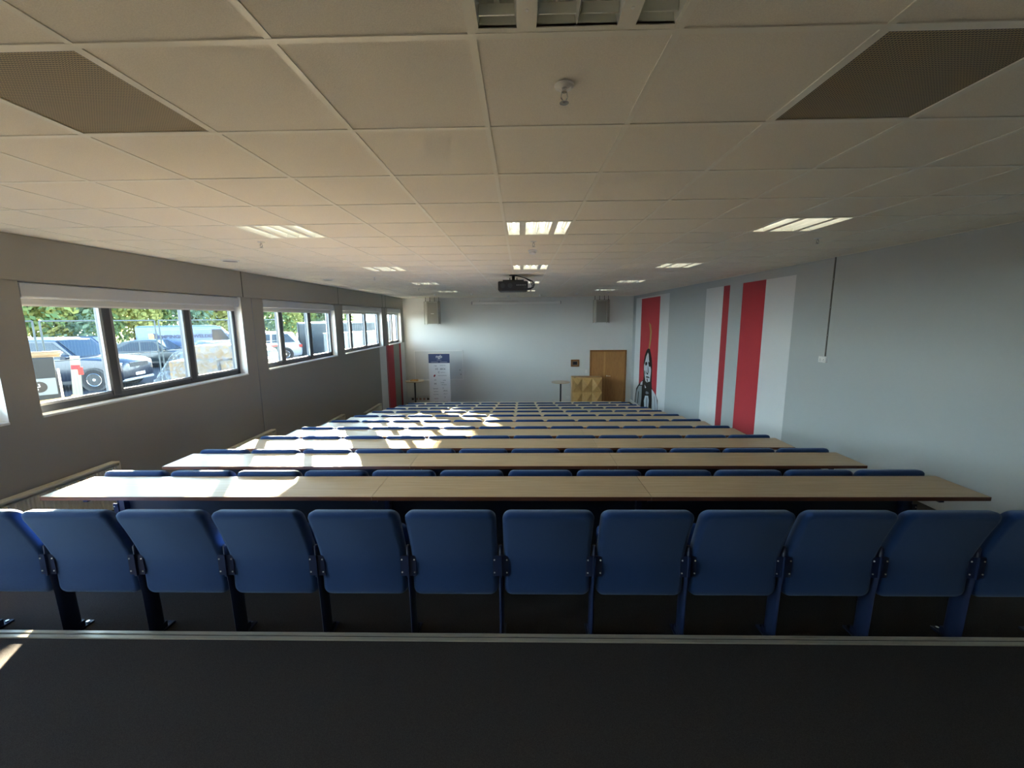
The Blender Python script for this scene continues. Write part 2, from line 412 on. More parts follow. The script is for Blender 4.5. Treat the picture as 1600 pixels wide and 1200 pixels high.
sd = empty('smoke_detector', (.147, 5.3, ZC), 'white domed smoke detector on the ceiling behind the middle light', 'detector')
q = MB(); q.lathe([(.055, 0), (.055, -.015), (.05, -.02)]); q.build('detector_base', PLASTIC, sd, smooth=40)
q = MB(); q.lathe([(.045, -.018), (.042, -.04), (.025, -.05), (.003, -.052)]); q.build('detector_dome', PLASTIC, sd, smooth=50)
for i, (x, y) in enumerate([(-4.0, 5.86), (-3.98, 8.78)]):
    t = empty('ceiling_speaker', (x, y, ZC), 'flat round disc on the ceiling edge above the ' + ('first wall joint' if i == 0 else 'second window'), 'ceiling disc', 'ceiling discs by the windows')
    q = MB(); q.lathe([(.11, .004), (.11, -.006), (.095, -.012)]); q.build('disc_rim', PLASTIC, t)
    q = MB(); q.lathe([(.09, -.011), (.09, -.013)]); q.build('disc_grille', GREYPL, t)
dl = [(-2.9, 14.4, 'first'), (-1.65, 14.3, 'second'), (-.46, 15.7, 'third'), (.7, 15.5, 'fourth'), (1.9, 14.55, 'fifth'), (2.85, 14.0, 'last')]
for x, y, n in dl:
    t = empty('spotlight', (x, y, ZC), '%s small white ceiling spotlight along the front wall, counted from the window side' % n, 'spotlight', 'small spotlights near the front wall')
    q = MB(); q.lathe([(.06, .002), (.06, -.012), (.045, -.014)]); q.build('spotlight_rim', PLASTIC, t, smooth=40)
    q = MB(); q.lathe([(.042, -.013), (.036, -.045), (.03, -.047)]); q.build('spotlight_head', PLASTIC, t, smooth=40)

# projector
pj = empty('projector', (-.14, 8.3, ZC), 'black projector hanging from the ceiling with cables looping beside it', 'projector')
q = MB(); q.prism([(-.29, -.14), (-.27, -.16), (.24, -.16), (.275, -.14), (.28, .0), (.265, .02), (-.275, .02), (-.29, .005)], lambda a, b, t: (a, t, b - .15), -.22, .22); q.build('projector_body', BLACKPL, pj, bevel=.01)
q = MB(); q.box(-.2, .2, -.17, .17, -.132, -.1); q.build('top_plate', DARKGREY, pj)
q = MB(); q.cyl((0, 0, -.1), (0, 0, -.005), .03, 12); q.box(-.075, -.06, -.02, .02, -.1, -.05); q.box(.06, .075, -.02, .02, -.1, -.05); q.lathe([(.08, 0), (.08, -.012), (.04, -.016)]); q.build('ceiling_mount', BLACKPL, pj)
q = MB()
for a in (-.2, -.06): q.cyl((a, -.222, -.21), (a, -.2, -.21), .045, 14)
q.build('vent_fan', DARKGREY, pj)
q = MB()
for k in range(6): q.box(.06 + k * .032, .08 + k * .032, -.223, -.21, -.21, -.195)
q.build('connector', GREYPL, pj)
for d, dz in ((0, 0), (.02, .012), (-.025, -.015)):
    q = MB(); q.tube([(.03, -.1, -.01), (.1, -.12, -.03), (.22, -.16, -.07), (.34 + d, -.2, -.13), (.385 + d, -.22, -.2 + dz), (.36 + d, -.235, -.265 + dz), (.28, -.24, -.28 + dz), (.2, -.23, -.24)], .008, 6); q.build('cable', BLACKPL, pj, smooth=60)

# ------------------------------------------------------------------ front wall
sh = empty('projection_screen', (-.18, YB - .1, 3.77), 'long rolled-up white projection screen housing across the front wall', 'projection screen')
q = MB(); q.prism([(-.05, -.04), (-.035, -.055), (.05, -.055), (.06, -.04), (.06, .05), (-.035, .05), (-.05, .035)], lambda a, b, t: (t, a, b), -1.75, 1.75); q.build('housing', PLASTIC, sh, smooth=30)
for s in (-1, 1):
    q = MB(); q.box(s * 1.765 - .015, s * 1.765 + .015, -.055, .062, -.06, .055); q.build('end_cap', GREYPL, sh)
q = MB(); q.box(-1.7, -.72, .02, .1, .1, .16); q.box(-.7, 1.6, .03, .1, .12, .17); q.box(-1.5, -1.46, .0, .1, .045, .17); q.box(1.46, 1.5, 0, .1, .045, .17); q.build('mounting_rail', WHITEP, sh)

def speaker(x, rz, label, badge):
    s = empty('wall_speaker', (x, YB - .5, 2.95), label, 'loudspeaker', 'hanging loudspeakers', rz)
    plan = [(-.3, .02), (-.3, -.06), (-.2, -.2), (.2, -.2), (.3, -.06), (.3, .02), (.18, .26), (-.18, .26)]
    q = MB(); q.prism(plan, lambda a, b, t: (a, b, t), .02, .86); q.build('cabinet', SPEAKB, s)
    q = MB(); q.box(-.19, .19, -.212, -.2, .04, .83); q.build('grille', SPEAKF, s)
    for sgn in (-1, 1):
        q = MB(); q.obox((sgn * .305, -.065, 0), (sgn * .305, -.065, .88), .03, .03); q.obox((sgn * .2, -.205, 0), (sgn * .2, -.205, .88), .022, .03); q.build('side_rail', SPEAKB, s)
    q = MB(); q.prism(plan, lambda a, b, t: (a * 1.03, b * 1.03, t), .86, .885); q.build('cabinet_top', SPEAKB, s)
    for a, b in ((-.25, -.08), (-.08, -.14), (.1, -.14), (.26, -.05)):
        q = MB(); q.cyl((a, b, .87), (a, b, ZC - 2.95 + .002), .009, 8); q.box(a - .018, a + .018, b - .018, b + .018, .88, .91); q.build('hanger_rod', DARKGREY, s)
    if badge:
        q = MB(); q.box(-.06, .06, -.216, -.21, .4, .425); q.build('badge', PLASTIC, s)
speaker(-3.46, .2, 'grey hanging loudspeaker with white badge, on the window side of the front wall', True)
speaker(3.12, -.12, 'shaded grey hanging loudspeaker above the door side of the front wall', False)

wb = empty('whiteboard', (-3.38, YB - .015, 1.28), 'large blank whiteboard on the front wall behind the banner', 'whiteboard')
q = MB(); q.box(-.97, .97, -.006, .012, -.58, .58); q.build('board_surface', BOARD, wb)
q = MB()
for s in (-1, 1): q.box(-1.0, 1.0, -.014, .014, s * .59 - .014, s * .59 + .014); q.box(s * .985 - .014, s * .985 + .014, -.014, .014, -.6, .6)
q.build('board_frame', PLASTIC, wb)
q = MB(); q.box(-.9, .2, -.06, -.01, -.625, -.61); q.build('pen_tray', PLASTIC, wb)
for p in ((.87, -.2), (.9, -.38)):
    q = MB(); q.cyl((p[0], -.016, p[1]), (p[0], -.006, p[1]), .018, 10); q.build('magnet', INK, wb)

# door
d = MB(); x0, x1, zd = 2.8, 4.28, 1.857
d.box(x0, x0 + .075, YB - .04, YB, ZF, zd); d.box(x1 - .075, x1, YB - .04, YB, ZF, zd); d.box(x0, x1, YB - .04, YB, zd - .07, zd)
door = struct(d.build('door_1', OAKF, bevel=.004))
q = MB(); q.box(x0 + .078, 3.36, YB - .03, YB, ZF + .005, zd - .073); q.build('door_leaf', OAKD, door)
q = MB(); q.box(3.42, x1 - .078, YB - .03, YB, ZF + .005, zd - .073); q.build('door_leaf', OAKD, door)
q = MB(); q.box(3.36, 3.425, YB - .038, YB, ZF + .005, zd - .073); q.build('meeting_stile', wood('pale oak stile', 'c89a60', 'b88a52', .45, (18, 18, 2)), door)
q = MB(); q.cyl((3.5, YB - .03, .8), (3.5, YB - .075, .8), .012, 10); q.tube([(3.5, YB - .07, .8), (3.64, YB - .07, .795)], .011, 8); q.cyl((3.5, YB - .036, .8), (3.5, YB - .03, .8), .028, 14); q.build('door_handle', ALU, door, smooth=40)

pl = empty('wall_plaque', (2.2, YB, 1.33), 'small brown wooden wall plaque with dark centre above the lectern', 'plaque')
q = MB()
for s in (-1, 1): q.box(-.17, .17, -.03, 0, s * .115 - .03, s * .115 + .03); q.box(s * .14 - .03, s * .14 + .03, -.03, 0, -.145, .145)
q.build('plaque_frame', OAKF, pl, bevel=.006)
q = MB(); q.box(-.112, .112, -.012, 0, -.086, .086); q.build('plaque_back', wood('plaque panel', '9a8468', '8a7458', .5), pl)
q = MB(); q.box(-.085, .085, -.02, -.01, -.062, .062); q.build('plaque_centre', BLACKPL, pl)
ls = empty('light_switch', (2.66, YB, .99), 'white light switch on the front wall beside the door frame', 'switch')
q = MB(); q.box(-.045, .045, -.012, 0, -.075, .075); q.build('switch_plate', PLASTIC, ls, bevel=.004)
q = MB(); q.box(-.018, .018, -.017, -.01, -.03, .03); q.build('rocker', PLASTIC, ls)
def socket(loc, rot, label, name='wall_socket', cat='socket'):
    s = empty(name, loc, label, cat); s.rotation_euler = (0, 0, rot)
    q = MB(); q.box(-.075, .075, -.028, 0, -.045, .045); q.build('socket_plate', PLASTIC, s, bevel=.004)
    for x in (-.037, .037):
        q = MB(); q.box(x - .012, x + .012, -.031, -.026, .018, .034); q.build('rocker', PLASTIC, s)
        q = MB(); q.box(x - .004, x + .004, -.0295, -.026, -.004, .008); q.box(x - .016, x - .008, -.0295, -.026, -.022, -.016); q.box(x + .008, x + .016, -.0295, -.026, -.022, -.016); q.build('pin_slots', BLACKPL, s)
    return s
socket((1.92, YB, -.08), 0, 'white double socket low on the front wall beside the lectern')
tk = empty('socket_trunking', (-4.15, YB, -.12), 'low cream trunking with a row of sockets under the whiteboard', 'trunking')
q = MB(); q.box(-.5, .42, -.05, 0, -.085, .085); q.build('trunking_body', WHITEP, tk, bevel=.004)
for i in range(5):
    q = MB(); q.box(-.36 + i * .16 - .045, -.36 + i * .16 + .045, -.056, -.048, -.045, .045); q.build('socket_face', [M('pink socket face', 'b08878', .5), M('dark socket face', '4a4038', .5)][i in (0, 4)], tk)

# lectern with faceted front
lc = empty('lectern', (2.56, 16.0, ZF), 'golden plywood lectern with diamond-faceted front, standing before the door', 'lectern')
w, h = .575, 1.15
q = MB(); q.box(-w, w, .06, .5, 0, h - .01); q.build('carcass', PLY, lc)
q = MB(); nx, nz = 3, 2
for i in range(nx):
    for k in range(nz):
        xa, xb = -w + 2 * w * i / nx, -w + 2 * w * (i + 1) / nx; za, zb = h * k / nz, h * (k + 1) / nz; d_ = -.06
        P = [(xa, .03, za), (xb, .03, za), (xb, .03, zb), (xa, .03, zb)]; cc = ((xa + xb) / 2, d_, (za + zb) / 2)
        q.add(P + [cc], [(n_, (n_ + 1) % 4, 4) for n_ in range(4)])
q.box(-w, w, .06, .07, 0, h); q.build('faceted_front', PLY, lc, recalc=False)
q = MB(); q.box(-w, w, .02, .51, h - .012, h + .012); q.build('lectern_top', PLY, lc, bevel=.004)
q = MB(); q.box(-w + .06, -w + .12, .0, .06, h + .012, h + .02); q.build('cable_slot', BLACKPL, lc)

def bar_table(loc, r, label):
    t = empty('bar_table', loc, label, 'table', 'round bar tables')
    q = MB(); q.lathe([(r - .004, 1.025), (r, 1.03), (r, 1.048), (r - .004, 1.053)], n=36); q.build('tabletop', TABLEW, t, smooth=30)
    q = MB(); q.cyl((0, 0, .02), (0, 0, 1.02), .032, 14); q.lathe([(.09, 1.005), (.1, 1.025)], n=16); q.build('pedestal', DARKGREY, t, smooth=40)
    q = MB(); q.lathe([(.24, 0), (.24, .012), (.05, .03), (.032, .04)], n=28); q.build('table_base', DARKGREY, t, smooth=30)
    return t
bar_table((1.5, 15.7, ZF), .35, 'round bar table on a dark pedestal beside the lectern')
bar_table((-4.2, 16.2, ZF), .37, 'round bar table in the corner by the window wall and whiteboard')
tr = empty('wooden_tray', (-4.2, 16.16, ZF + 1.0535), 'small pale wooden tray lying on the corner bar table', 'tray')
q = MB(); q.box(-.13, .13, -.09, .09, 0, .012); q.build('tray_base', PLY, tr)
q = MB()
for s in (-1, 1): q.box(-.14, .14, s * .09 - .006, s * .09 + .006, 0, .045); q.box(s * .134 - .006, s * .134 + .006, -.09, .09, 0, .045)
q.build('tray_rim', PLY, tr)

# roll-up banner
bn = empty('banner', (-3.07, 15.5, ZF), 'white roll-up banner with navy head and columns of sponsor logos', 'banner')
q = MB(); q.box(-.42, .42, -.09, .09, 0, .07); q.build('banner_base', ALU, bn, bevel=.01)
q = MB(); q.box(-.395, .395, -.004, .004, .06, 1.82); q.build('banner_sheet', BANW, bn)
q = MB(); q.box(-.396, .396, -.006, .005, 1.82, 2.17); q.build('banner_head', NAVY, bn)
q = MB(); q.box(-.4, .4, -.012, .012, 2.165, 2.19); q.build('top_rail', ALU, bn)
q = MB(); q.cyl((.1, .03, .05), (.1, .03, 2.17), .01, 8); q.build('support_pole', ALU, bn)
R90 = (PI / 2, 0, 0)
def T(body, x, z, size, m, yy=-.0065): text_obj('logo_text', body, size, m, bn, (x, yy, z), R90, .0008)
T('ngb', 0, 2.06, .17, BANW, -.0075)
q = MB(); q.box(-.3, -.03, -.0075, -.006, 1.855, 1.862); q.box(.03, .3, -.0075, -.006, 1.855, 1.862); q.box(-.09, .09, -.0075, -.006, 1.93, 1.935); q.build('head_rule', BANW, bn)
T('rye', -.14, 1.72, .075, INKG); T('ASSOCIATED', .13, 1.73, .036, INKG)
T('VZ', -.1, 1.59, .09, INK); T('BECK', .13, 1.59, .085, INK)
T('C', -.02, 1.47, .1, INK); T('quantum', .13, 1.47, .05, INKG)
q = MB(); q.lathe([(.032, 0), (.028, .001)], n=14); e_ = q.build('logo_mark', INKR, bn); e_.location = (-.19, -.0045, 1.34); e_.rotation_euler = (PI / 2, .5, 0); e_.scale = (1, 1.6, 1)
T('national partnership', .1, 1.35, .042, INKG)
lg = [('salt', -.17, 1.18, .06, INKG), ('calder', .18, 1.17, .05, INKG), ('H', -.17, 1.03, .11, INK), ('Timber', .1, 1.08, .05, INKG), ('Merchants', .16, 1.0, .045, INKG),
      ('Spencer', -.16, .85, .055, INK), ('q', .12, .88, .07, INK), ('Harford', -.16, .74, .05, INKG), ('SMITH', .2, .76, .055, INK), ('Laurence', -.16, .63, .05, INKG), ('allay A', .2, .65, .05, INKG),
      ('Y', .18, .51, .09, INKG), ('baxter', -.15, .47, .06, INKR), ('JELLS', -.15, .33, .05, INKG), ('Morrow', .2, .34, .05, INKG), ('K', -.15, .19, .07, INKG), ('LAING', .2, .21, .055, INKG)]
for a in lg: T(*a)

# ------------------------------------------------------------------ right wall: mural figure, socket, conduit
mu = empty('wall_mural', (XR, 14.9, ZF), 'painted black and white portrait of a long-haired person with one feather, on red stripe', 'mural')
def paint(name, poly, m, lay):
    pts = [(y, max(z, ZF + .12)) for y, z in poly]
    q = MB(); q.prism(pts, lambda a, b, t: (t, a - 14.9, b - ZF), -.0015 * lay, 0); return q.build(name, m, mu)
paint('hair_and_body', [(14.81, 2.09), (15.04, 1.99), (15.24, 1.79), (15.32, 1.54), (15.33, 1.29), (15.27, 1.02), (15.31, .88), (15.65, .74), (15.92, .6), (16.2, .41), (16.32, .02), (16.36, -.17), (13.62, -.17), (13.59, .13), (13.61, .44), (13.85, .6), (14.12, .66), (14.27, .74), (14.33, .94), (14.33, 1.16), (14.33, 1.41), (14.4, 1.7), (14.53, 1.9), (14.67, 2.06)], BLACKP, 1)
paint('face', [(14.87, 1.92), (15.04, 1.77), (15.14, 1.6), (15.27, 1.43), (15.27, 1.25), (15.14, 1.04), (15.04, .88), (14.85, .85), (14.68, .9), (14.52, .93), (14.49, 1.09), (14.45, 1.31), (14.46, 1.39), (14.6, 1.51), (14.71, 1.65), (14.77, 1.84)], BONE, 2)
for n_, p in [('eye_shadow', [(15.15, 1.54), (14.94, 1.58), (14.88, 1.52), (14.99, 1.44), (15.12, 1.44)]), ('eye_shadow', [(14.79, 1.61), (14.6, 1.58), (14.51, 1.47), (14.68, 1.43), (14.76, 1.53)]),
              ('nose', [(14.94, 1.3), (14.9, 1.2), (14.78, 1.2), (14.74, 1.15), (14.86, 1.13), (14.96, 1.17)]), ('mouth', [(15.02, 1.03), (14.88, 1.07), (14.66, 1.08), (14.53, 1.05), (14.73, 1.03), (14.93, 1.01)]),
              ('chin', [(14.91, .97), (14.8, 1.0), (14.75, .9), (14.84, .86)]), ('cheek', [(15.19, 1.26), (15.09, 1.21), (15.07, 1.1), (15.14, 1.13)])]: paint(n_, p, BLACKP, 3)
paint('nose_shade', [(14.82, 1.44), (14.74, 1.39), (14.66, 1.23), (14.75, 1.18), (14.81, 1.26)], MIDG, 3)
paint('coat_panel', [(15.47, .63), (15.83, .57), (16.1, .35), (16.23, .01), (16.24, -.17), (15.53, -.17), (15.45, .16)], M('mural coat grey', '97a0a4', .7), 2)
paint('coat_panel', [(14.28, .7), (14.09, .66), (13.88, .59), (13.7, .46), (13.63, .23), (13.66, -.17), (14.2, -.17), (14.2, .32)], BONE, 2)
paint('shirt', [(15.0, .34), (14.64, .4), (14.55, .25), (14.59, -.17), (15.02, -.17), (15.13, .13)], BONE, 2)
paint('tie', [(14.84, .33), (14.74, .3), (14.73, -.16), (14.84, -.16)], MIDG, 3)
paint('necklace', [(14.91, .52), (14.66, .54), (14.58, .49), (14.83, .42), (14.98, .44)], MIDG, 2)
paint('collar', [(15.61, .74), (15.38, .83), (15.4, .68), (15.67, .63)], BONE, 2)
paint('neck', [(15.12, .73), (14.93, .65), (15.04, .61)], BONE, 2)
paint('fold_line', [(15.88, .34), (15.8, .37), (15.86, -.11), (15.95, -.13)], BLACKP, 3)
paint('fold_line', [(14.0, .51), (13.95, .5), (13.72, -.1), (13.78, -.1)], MIDG, 3)
paint('feather', [(14.91, 2.99), (14.67, 2.9), (14.54, 2.66), (14.56, 2.42), (14.68, 2.06), (14.83, 2.06), (14.73, 2.41), (14.72, 2.66)], FEATH, 2)

socket((XR, 6.28, 2.52), -PI / 2, 'white double socket at the foot of the conduit on the striped wall')
cd = empty('cable_conduit', (XR, 6.25, 2.57), 'thin grey cable conduit running up the striped wall to the ceiling', 'conduit')
q = MB(); q.box(-.012, 0, -.009, .009, 0, ZC - 2.57); q.build('conduit_cover', M('grey conduit', '6c6a64', .6), cd)
q = MB()
for z in (.3, .7, 1.1): q.box(-.014, 0, -.014, .014, z, z + .02)
q.build('conduit_clip', GREYPL, cd)

# ------------------------------------------------------------------ radiators
def radiator(y0, y1, ztop, label):
    h = .6; r = empty('radiator', (XL + .03, (y0 + y1) / 2, ztop - h), label, 'radiator', 'panel radiators under the windows')
    L = (y1 - y0) / 2
    q = MB()
    n = int(2 * L / .033); pts = []
    for k in range(n):
        a = -L + .02 + k * .033
        pts += [(a, .118), (a + .008, .118), (a + .014, .104), (a + .024, .104), (a + .03, .118)]
    pts = [p for p in pts if p[0] < L - .01]
    for (a, xa), (b, xb) in zip(pts, pts[1:]): q.quad((xa, a, .03), (xb, b, .03), (xb, b, h - .05), (xa, a, h - .05))
    q.box(.05, .06, -L + .01, L - .01, .02, h - .03); q.build('front_panel', RAD, r, recalc=False)
    q = MB(); q.box(.03, .125, -L, L, h - .022, h); q.build('top_grille', RAD, r, bevel=.004)
    for s in (-1, 1):
        q = MB(); q.box(.03, .122, s * L - .006, s * L + .006, .01, h - .02); q.build('side_panel', RAD, r)
    q = MB(); q.box(.0, .05, -L * .6 - .02, -L * .6 + .02, .1, h - .1); q.box(0, .05, L * .6 - .02, L * .6 + .02, .1, h - .1); q.build('wall_bracket', RAD, r)
    q = MB(); q.cyl((.08, L + .03, .06), (.08, L + .03, .12), .022, 10); q.cyl((.08, L, .06), (.08, L + .03, .06), .01, 8); q.tube([(.08, L + .03, .06), (.08, L + .03, -.02)], .008, 8); q.build('valve', PLASTIC, r)
    return r
radiator(2.7, 4.49, 1.593, 'long cream radiator under the wide window, beside the first desk')
radiator(6.1, 7.5, 1.155, 'cream radiator below the wall post between the second and third windows')
radiator(9.2, 10.55, .735, 'cream radiator below the window with the white car outside')
radiator(12.0, 13.4, .43, 'cream radiator beside the white stripe on the window wall')

# ------------------------------------------------------------------ lecture chairs
SP = .51; XC = -.118
def rrect(a, zb, zt, r, nseg=5, nstr=9):
    side = []
    for k in range(nseg + 1):
        t = PI / 2 - k * (PI / 2) / nseg; side.append((a - r + r * math.cos(t), zt - r + r * math.sin(t)))
    for k in range(1, nstr): side.append((a, zt - r - (zt - zb - 2 * r) * k / nstr))
    for k in range(nseg + 1):
        t = -k * (PI / 2) / nseg; side.append((a - r + r * math.cos(t), zb + r + r * math.sin(t)))
    return side
def cushion(a, zb, zt, t, rc, re, bend, y0=0):
    m = MB(); nl = 6; lay = []
    for k in range(nl + 1):
        ang = PI * k / nl; ins = re * (1 - math.sin(ang)); yy = y0 - t / 2 * math.cos(ang) if False else y0 + (-t / 2 + re * (1 - math.cos(ang)) if k <= nl // 2 else t / 2 - re * (1 + math.cos(ang)))
        S = rrect(a - ins, zb + ins, zt - ins, max(rc - ins * .6, .008))
        lay.append([(x, yy + bend(z), z) for x, z in S] + [(-x, yy + bend(z), z) for x, z in reversed(S)])
    m.loft(lay, cap=False)
    n = len(lay[0]); h = n // 2
    for li in (0, nl):
        b = li * n
        for i in range(h - 1): m.f.append([b + i, b + i + 1, b + n - 2 - i, b + n - 1 - i]); m.m.append(0)
    return m
def bend_back(z): return -.125 * max(0, (z - .5) / .35) ** 1.25
BACKM = cushion(.2385, .3, .85, .075, .045, .03, bend_back)
SEATM = cushion(.215, .285, .645, .07, .05, .03, lambda z: .02 * (z - .3), .125)
mback = BACKM.mesh('backrest', FABRIC, smooth=50); mseat = SEATM.mesh('seat', FABRIC2, smooth=50)
def oval(cx, cy, a, b, z, n=12): return [(cx + a * math.cos(2 * PI * k / n), cy + b * math.sin(2 * PI * k / n), z) for k in range(n)]
q = MB(); q.loft([oval(0, .02, .014, .05, .0), oval(0, .012, .014, .05, .3), oval(0, -.02, .012, .03, .46), oval(0, -.032, .011, .018, .6), oval(0, -.034, .006, .008, .607)]); mpost = q.mesh('leg', STEEL, smooth=50)
q = MB(); q.box(-.02, .02, -.06, .12, 0, .012); q.box(-.013, .013, -.045, .075, .012, .05); mfoot = q.mesh('foot', STEEL)
q = MB(); q.cyl((0, .1, .012), (0, .1, .02), .009, 8); mbolt = q.mesh('foot_bolt', CHROME)
q = MB(); q.box(-.043, .043, -.046, -.041, .43, .55); q.box(-.006, .006, -.058, -.038, .428, .556); mplate = q.mesh('mounting_plate', STEEL)
q = MB(); q.cyl((0, -.0485, 0), (0, -.045, 0), .0045, 8); mscrew = q.mesh('screw', SCREW)
q = MB(); q.box(-.018, .018, .06, .1, .27, .4); q.tube([(-.02, .1, .3), (.02, .1, .3)], .012, 8); mpiv = q.mesh('seat_hinge', CHROME)
def part(name, me, parent, x=0):
    o = bpy.data.objects.new(name, me); C.objects.link(o); o.parent = parent; o.location = (x, 0, 0); return o
def chair_root(last):
    r = bpy.data.objects.new('lecture_chair', None); C.objects.link(r); r.empty_display_size = .1
    part('backrest', mback, r); part('seat', mseat, r)
    for s in ((-1, 1) if last else (-1,)):
        x = s * SP / 2
        l = part('leg', mpost, r, x); f = part('foot', mfoot, l); part('foot_bolt', mbolt, l)
        p = part('mounting_plate', mplate, r, x)
        for sx in (-1, 1):
            for z in (.452, .527): part('screw', mscrew, p, sx * .034).location.z = z
        part('seat_hinge', mpiv, r, x)
    return r
protoA, protoB = chair_root(False), chair_root(True)
ORD = ['first', 'second', 'third', 'fourth', 'fifth', 'sixth']
ROWN = ['first row below the platform', 'second row below the platform', 'third row below the platform', 'fourth row below the platform', 'fifth row below the platform', 'sixth row below the platform',
        'fifth row from the stage', 'fourth row from the stage', 'third row from the stage', 'second row from the stage', 'row beside the stage floor']
usedA = usedB = False
for k in range(NROW):
    yk = 2.147 + PITCH * k; zk = tier_z(k)
    for i in range(12):
        last = i == 11
        if last:
            o = protoB if not usedB else copy_tree(protoB); usedB = True
        else:
            o = protoA if not usedA else copy_tree(protoA); usedA = True
        o.location = (XC + (i - 5.5) * SP, yk, zk)
        pos = (ORD[i] + ' from the window side') if i < 6 else (ORD[11 - i] + ' from the mural side')
        tag(o, 'blue fabric lecture chair, %s, in the %s' % (pos, ROWN[k]), 'chair', 'fixed lecture chairs in rows')

# ------------------------------------------------------------------ desks
def desk_root():
    r = bpy.data.objects.new('lecture_desk', None); C.objects.link(r); r.empty_display_size = .1
    L = 3.07; D0, D1 = -.18, .18; t = .026
    seams = [-L, -.86, .95, L]
    for a, b in zip(seams, seams[1:]):
        q = MB(); q.mat(0).box(a + .0015, b - .0015, D0 + .004, D1 - .004, -t, 0)
        q.mat(1).box(a + .0015, b - .0015, D0, D0 + .004, -t, -.001).box(a + .0015, b - .0015, D1 - .004, D1, -t, -.001)
        if a == -L: q.box(a - .002, a + .0015, D0, D1, -t, -.001)
        if b == L: q.box(b - .0015, b + .002, D0, D1, -t, -.001)
        q.build('desktop_panel', [DESKW, EDGEW], r)
    q = MB(); q.box(-2.82, 2.82, .13, .148, -.5, -t); q.build('modesty_panel', PANELD, r)
    for x in (-2.8, -.85, .95, 2.8):
        q = MB(); q.box(x - .018, x + .018, .085, .128, -.693, -t); q.box(x - .03, x + .03, -.12, .13, -.693, -.68); q.build('leg', STEEL, r)
        q = MB(); q.obox((x, -.15, -t - .012), (x, .1, -t - .012), .03, .024); q.build('bracket', STEEL, r)
    for x in (-2.93, 2.93):
        q = MB(); q.lathe([(.025, 0), (.03, .008), (.03, .014)], (x, -.11, -t - .014), 12); q.build('rubber_stop', M('ochre stop', '4d4524', .6), r)
    return r
dk = desk_root()
for k in range(NROW):
    o = dk if k == 0 else copy_tree(dk)
    o.location = (XC, 2.722 + PITCH * k, tier_z(k) + .693)
    tag(o, 'long pale desk on dark panels, before the %s' % ROWN[k], 'desk', 'long lecture desks in rows')

# ------------------------------------------------------------------ outside: car park
ZG = .7
ASPH = M('asphalt', '34363a', .95, noise=(8, .2), bump=(90, .3), spec=.1)
m = MB(); m.quad((-70, -30, ZG), (XO, -30, ZG), (XO, 90, ZG), (-70, 90, ZG)); struct(m.build('ground', ASPH, recalc=False))
CGLASS = M('dark car glass', '14202a', .08, spec=.35)
TYRE = M('tyre rubber', '121212', .8); RIM = M('alloy rim', 'b8bcc0', .25, metal=1)
LAMPC = M('clear headlamp', 'cfd8de', .1, spec=.8); TAIL = M('red tail lamp', '8a1218', .2)
def paintm(name, c, r=.35, coat=.35): return M(name, c, r, coat=coat)
def wheel(parent, x, y, R, wd, side):
    q = MB(); pr = [(R * .62, -wd / 2), (R * .94, -wd / 2), (R, -wd * .32), (R, wd * .32), (R * .94, wd / 2), (R * .62, wd / 2)]
    vs = []; n = 28
    for r, t in pr: vs += [(r * math.cos(2 * PI * k / n), t, r * math.sin(2 * PI * k / n)) for k in range(n)]
    fs = []
    for i in range(len(pr)):
        for k in range(n): fs.append((i * n + k, i * n + (k + 1) % n, ((i + 1) % len(pr)) * n + (k + 1) % n, ((i + 1) % len(pr)) * n + k))
    q.add(vs, fs); w = q.build('wheel', TYRE, parent, smooth=40); w.location = (x, y, R)
    q = MB(); s = side * wd * .42
    q.tube([(R * .6 * math.cos(2 * PI * k / 20), s, R * .6 * math.sin(2 * PI * k / 20)) for k in range(21)], R * .05, 6, False)
    for k in range(5):
        for da in (-.16, .16):
            a = 2 * PI * k / 5 + .3 + da; q.obox((R * .1 * math.cos(a), s, R * .1 * math.sin(a)), (R * .62 * math.cos(a + da * .5), s, R * .62 * math.sin(a + da * .5)), .05, .02, (0, 1, 0))
    q.cyl((0, s - .015, 0), (0, s + .015, 0), R * .14, 12); q.build('rim', RIM, w)
    q = MB(); q.cyl((0, -side * .02, 0), (0, side * .01, 0), R * .6, 20); q.build('brake_disc', DARKGREY, w)
def sect(x, w, zb, zt, rb=.08, rt=.12):
    hw = w / 2
    return [(x, -hw + rb, zb), (x, hw - rb, zb), (x, hw - .01, zb + rb * 1.2), (x, hw, zb + (zt - zb) * .55), (x, hw - .03, zt - rt * .6), (x, hw - .03 - rt, zt), (x, -hw + .03 + rt, zt), (x, -hw + .03, zt - rt * .6), (x, -hw, zb + (zt - zb) * .55), (x, -hw + .01, zb + rb * 1.2)]
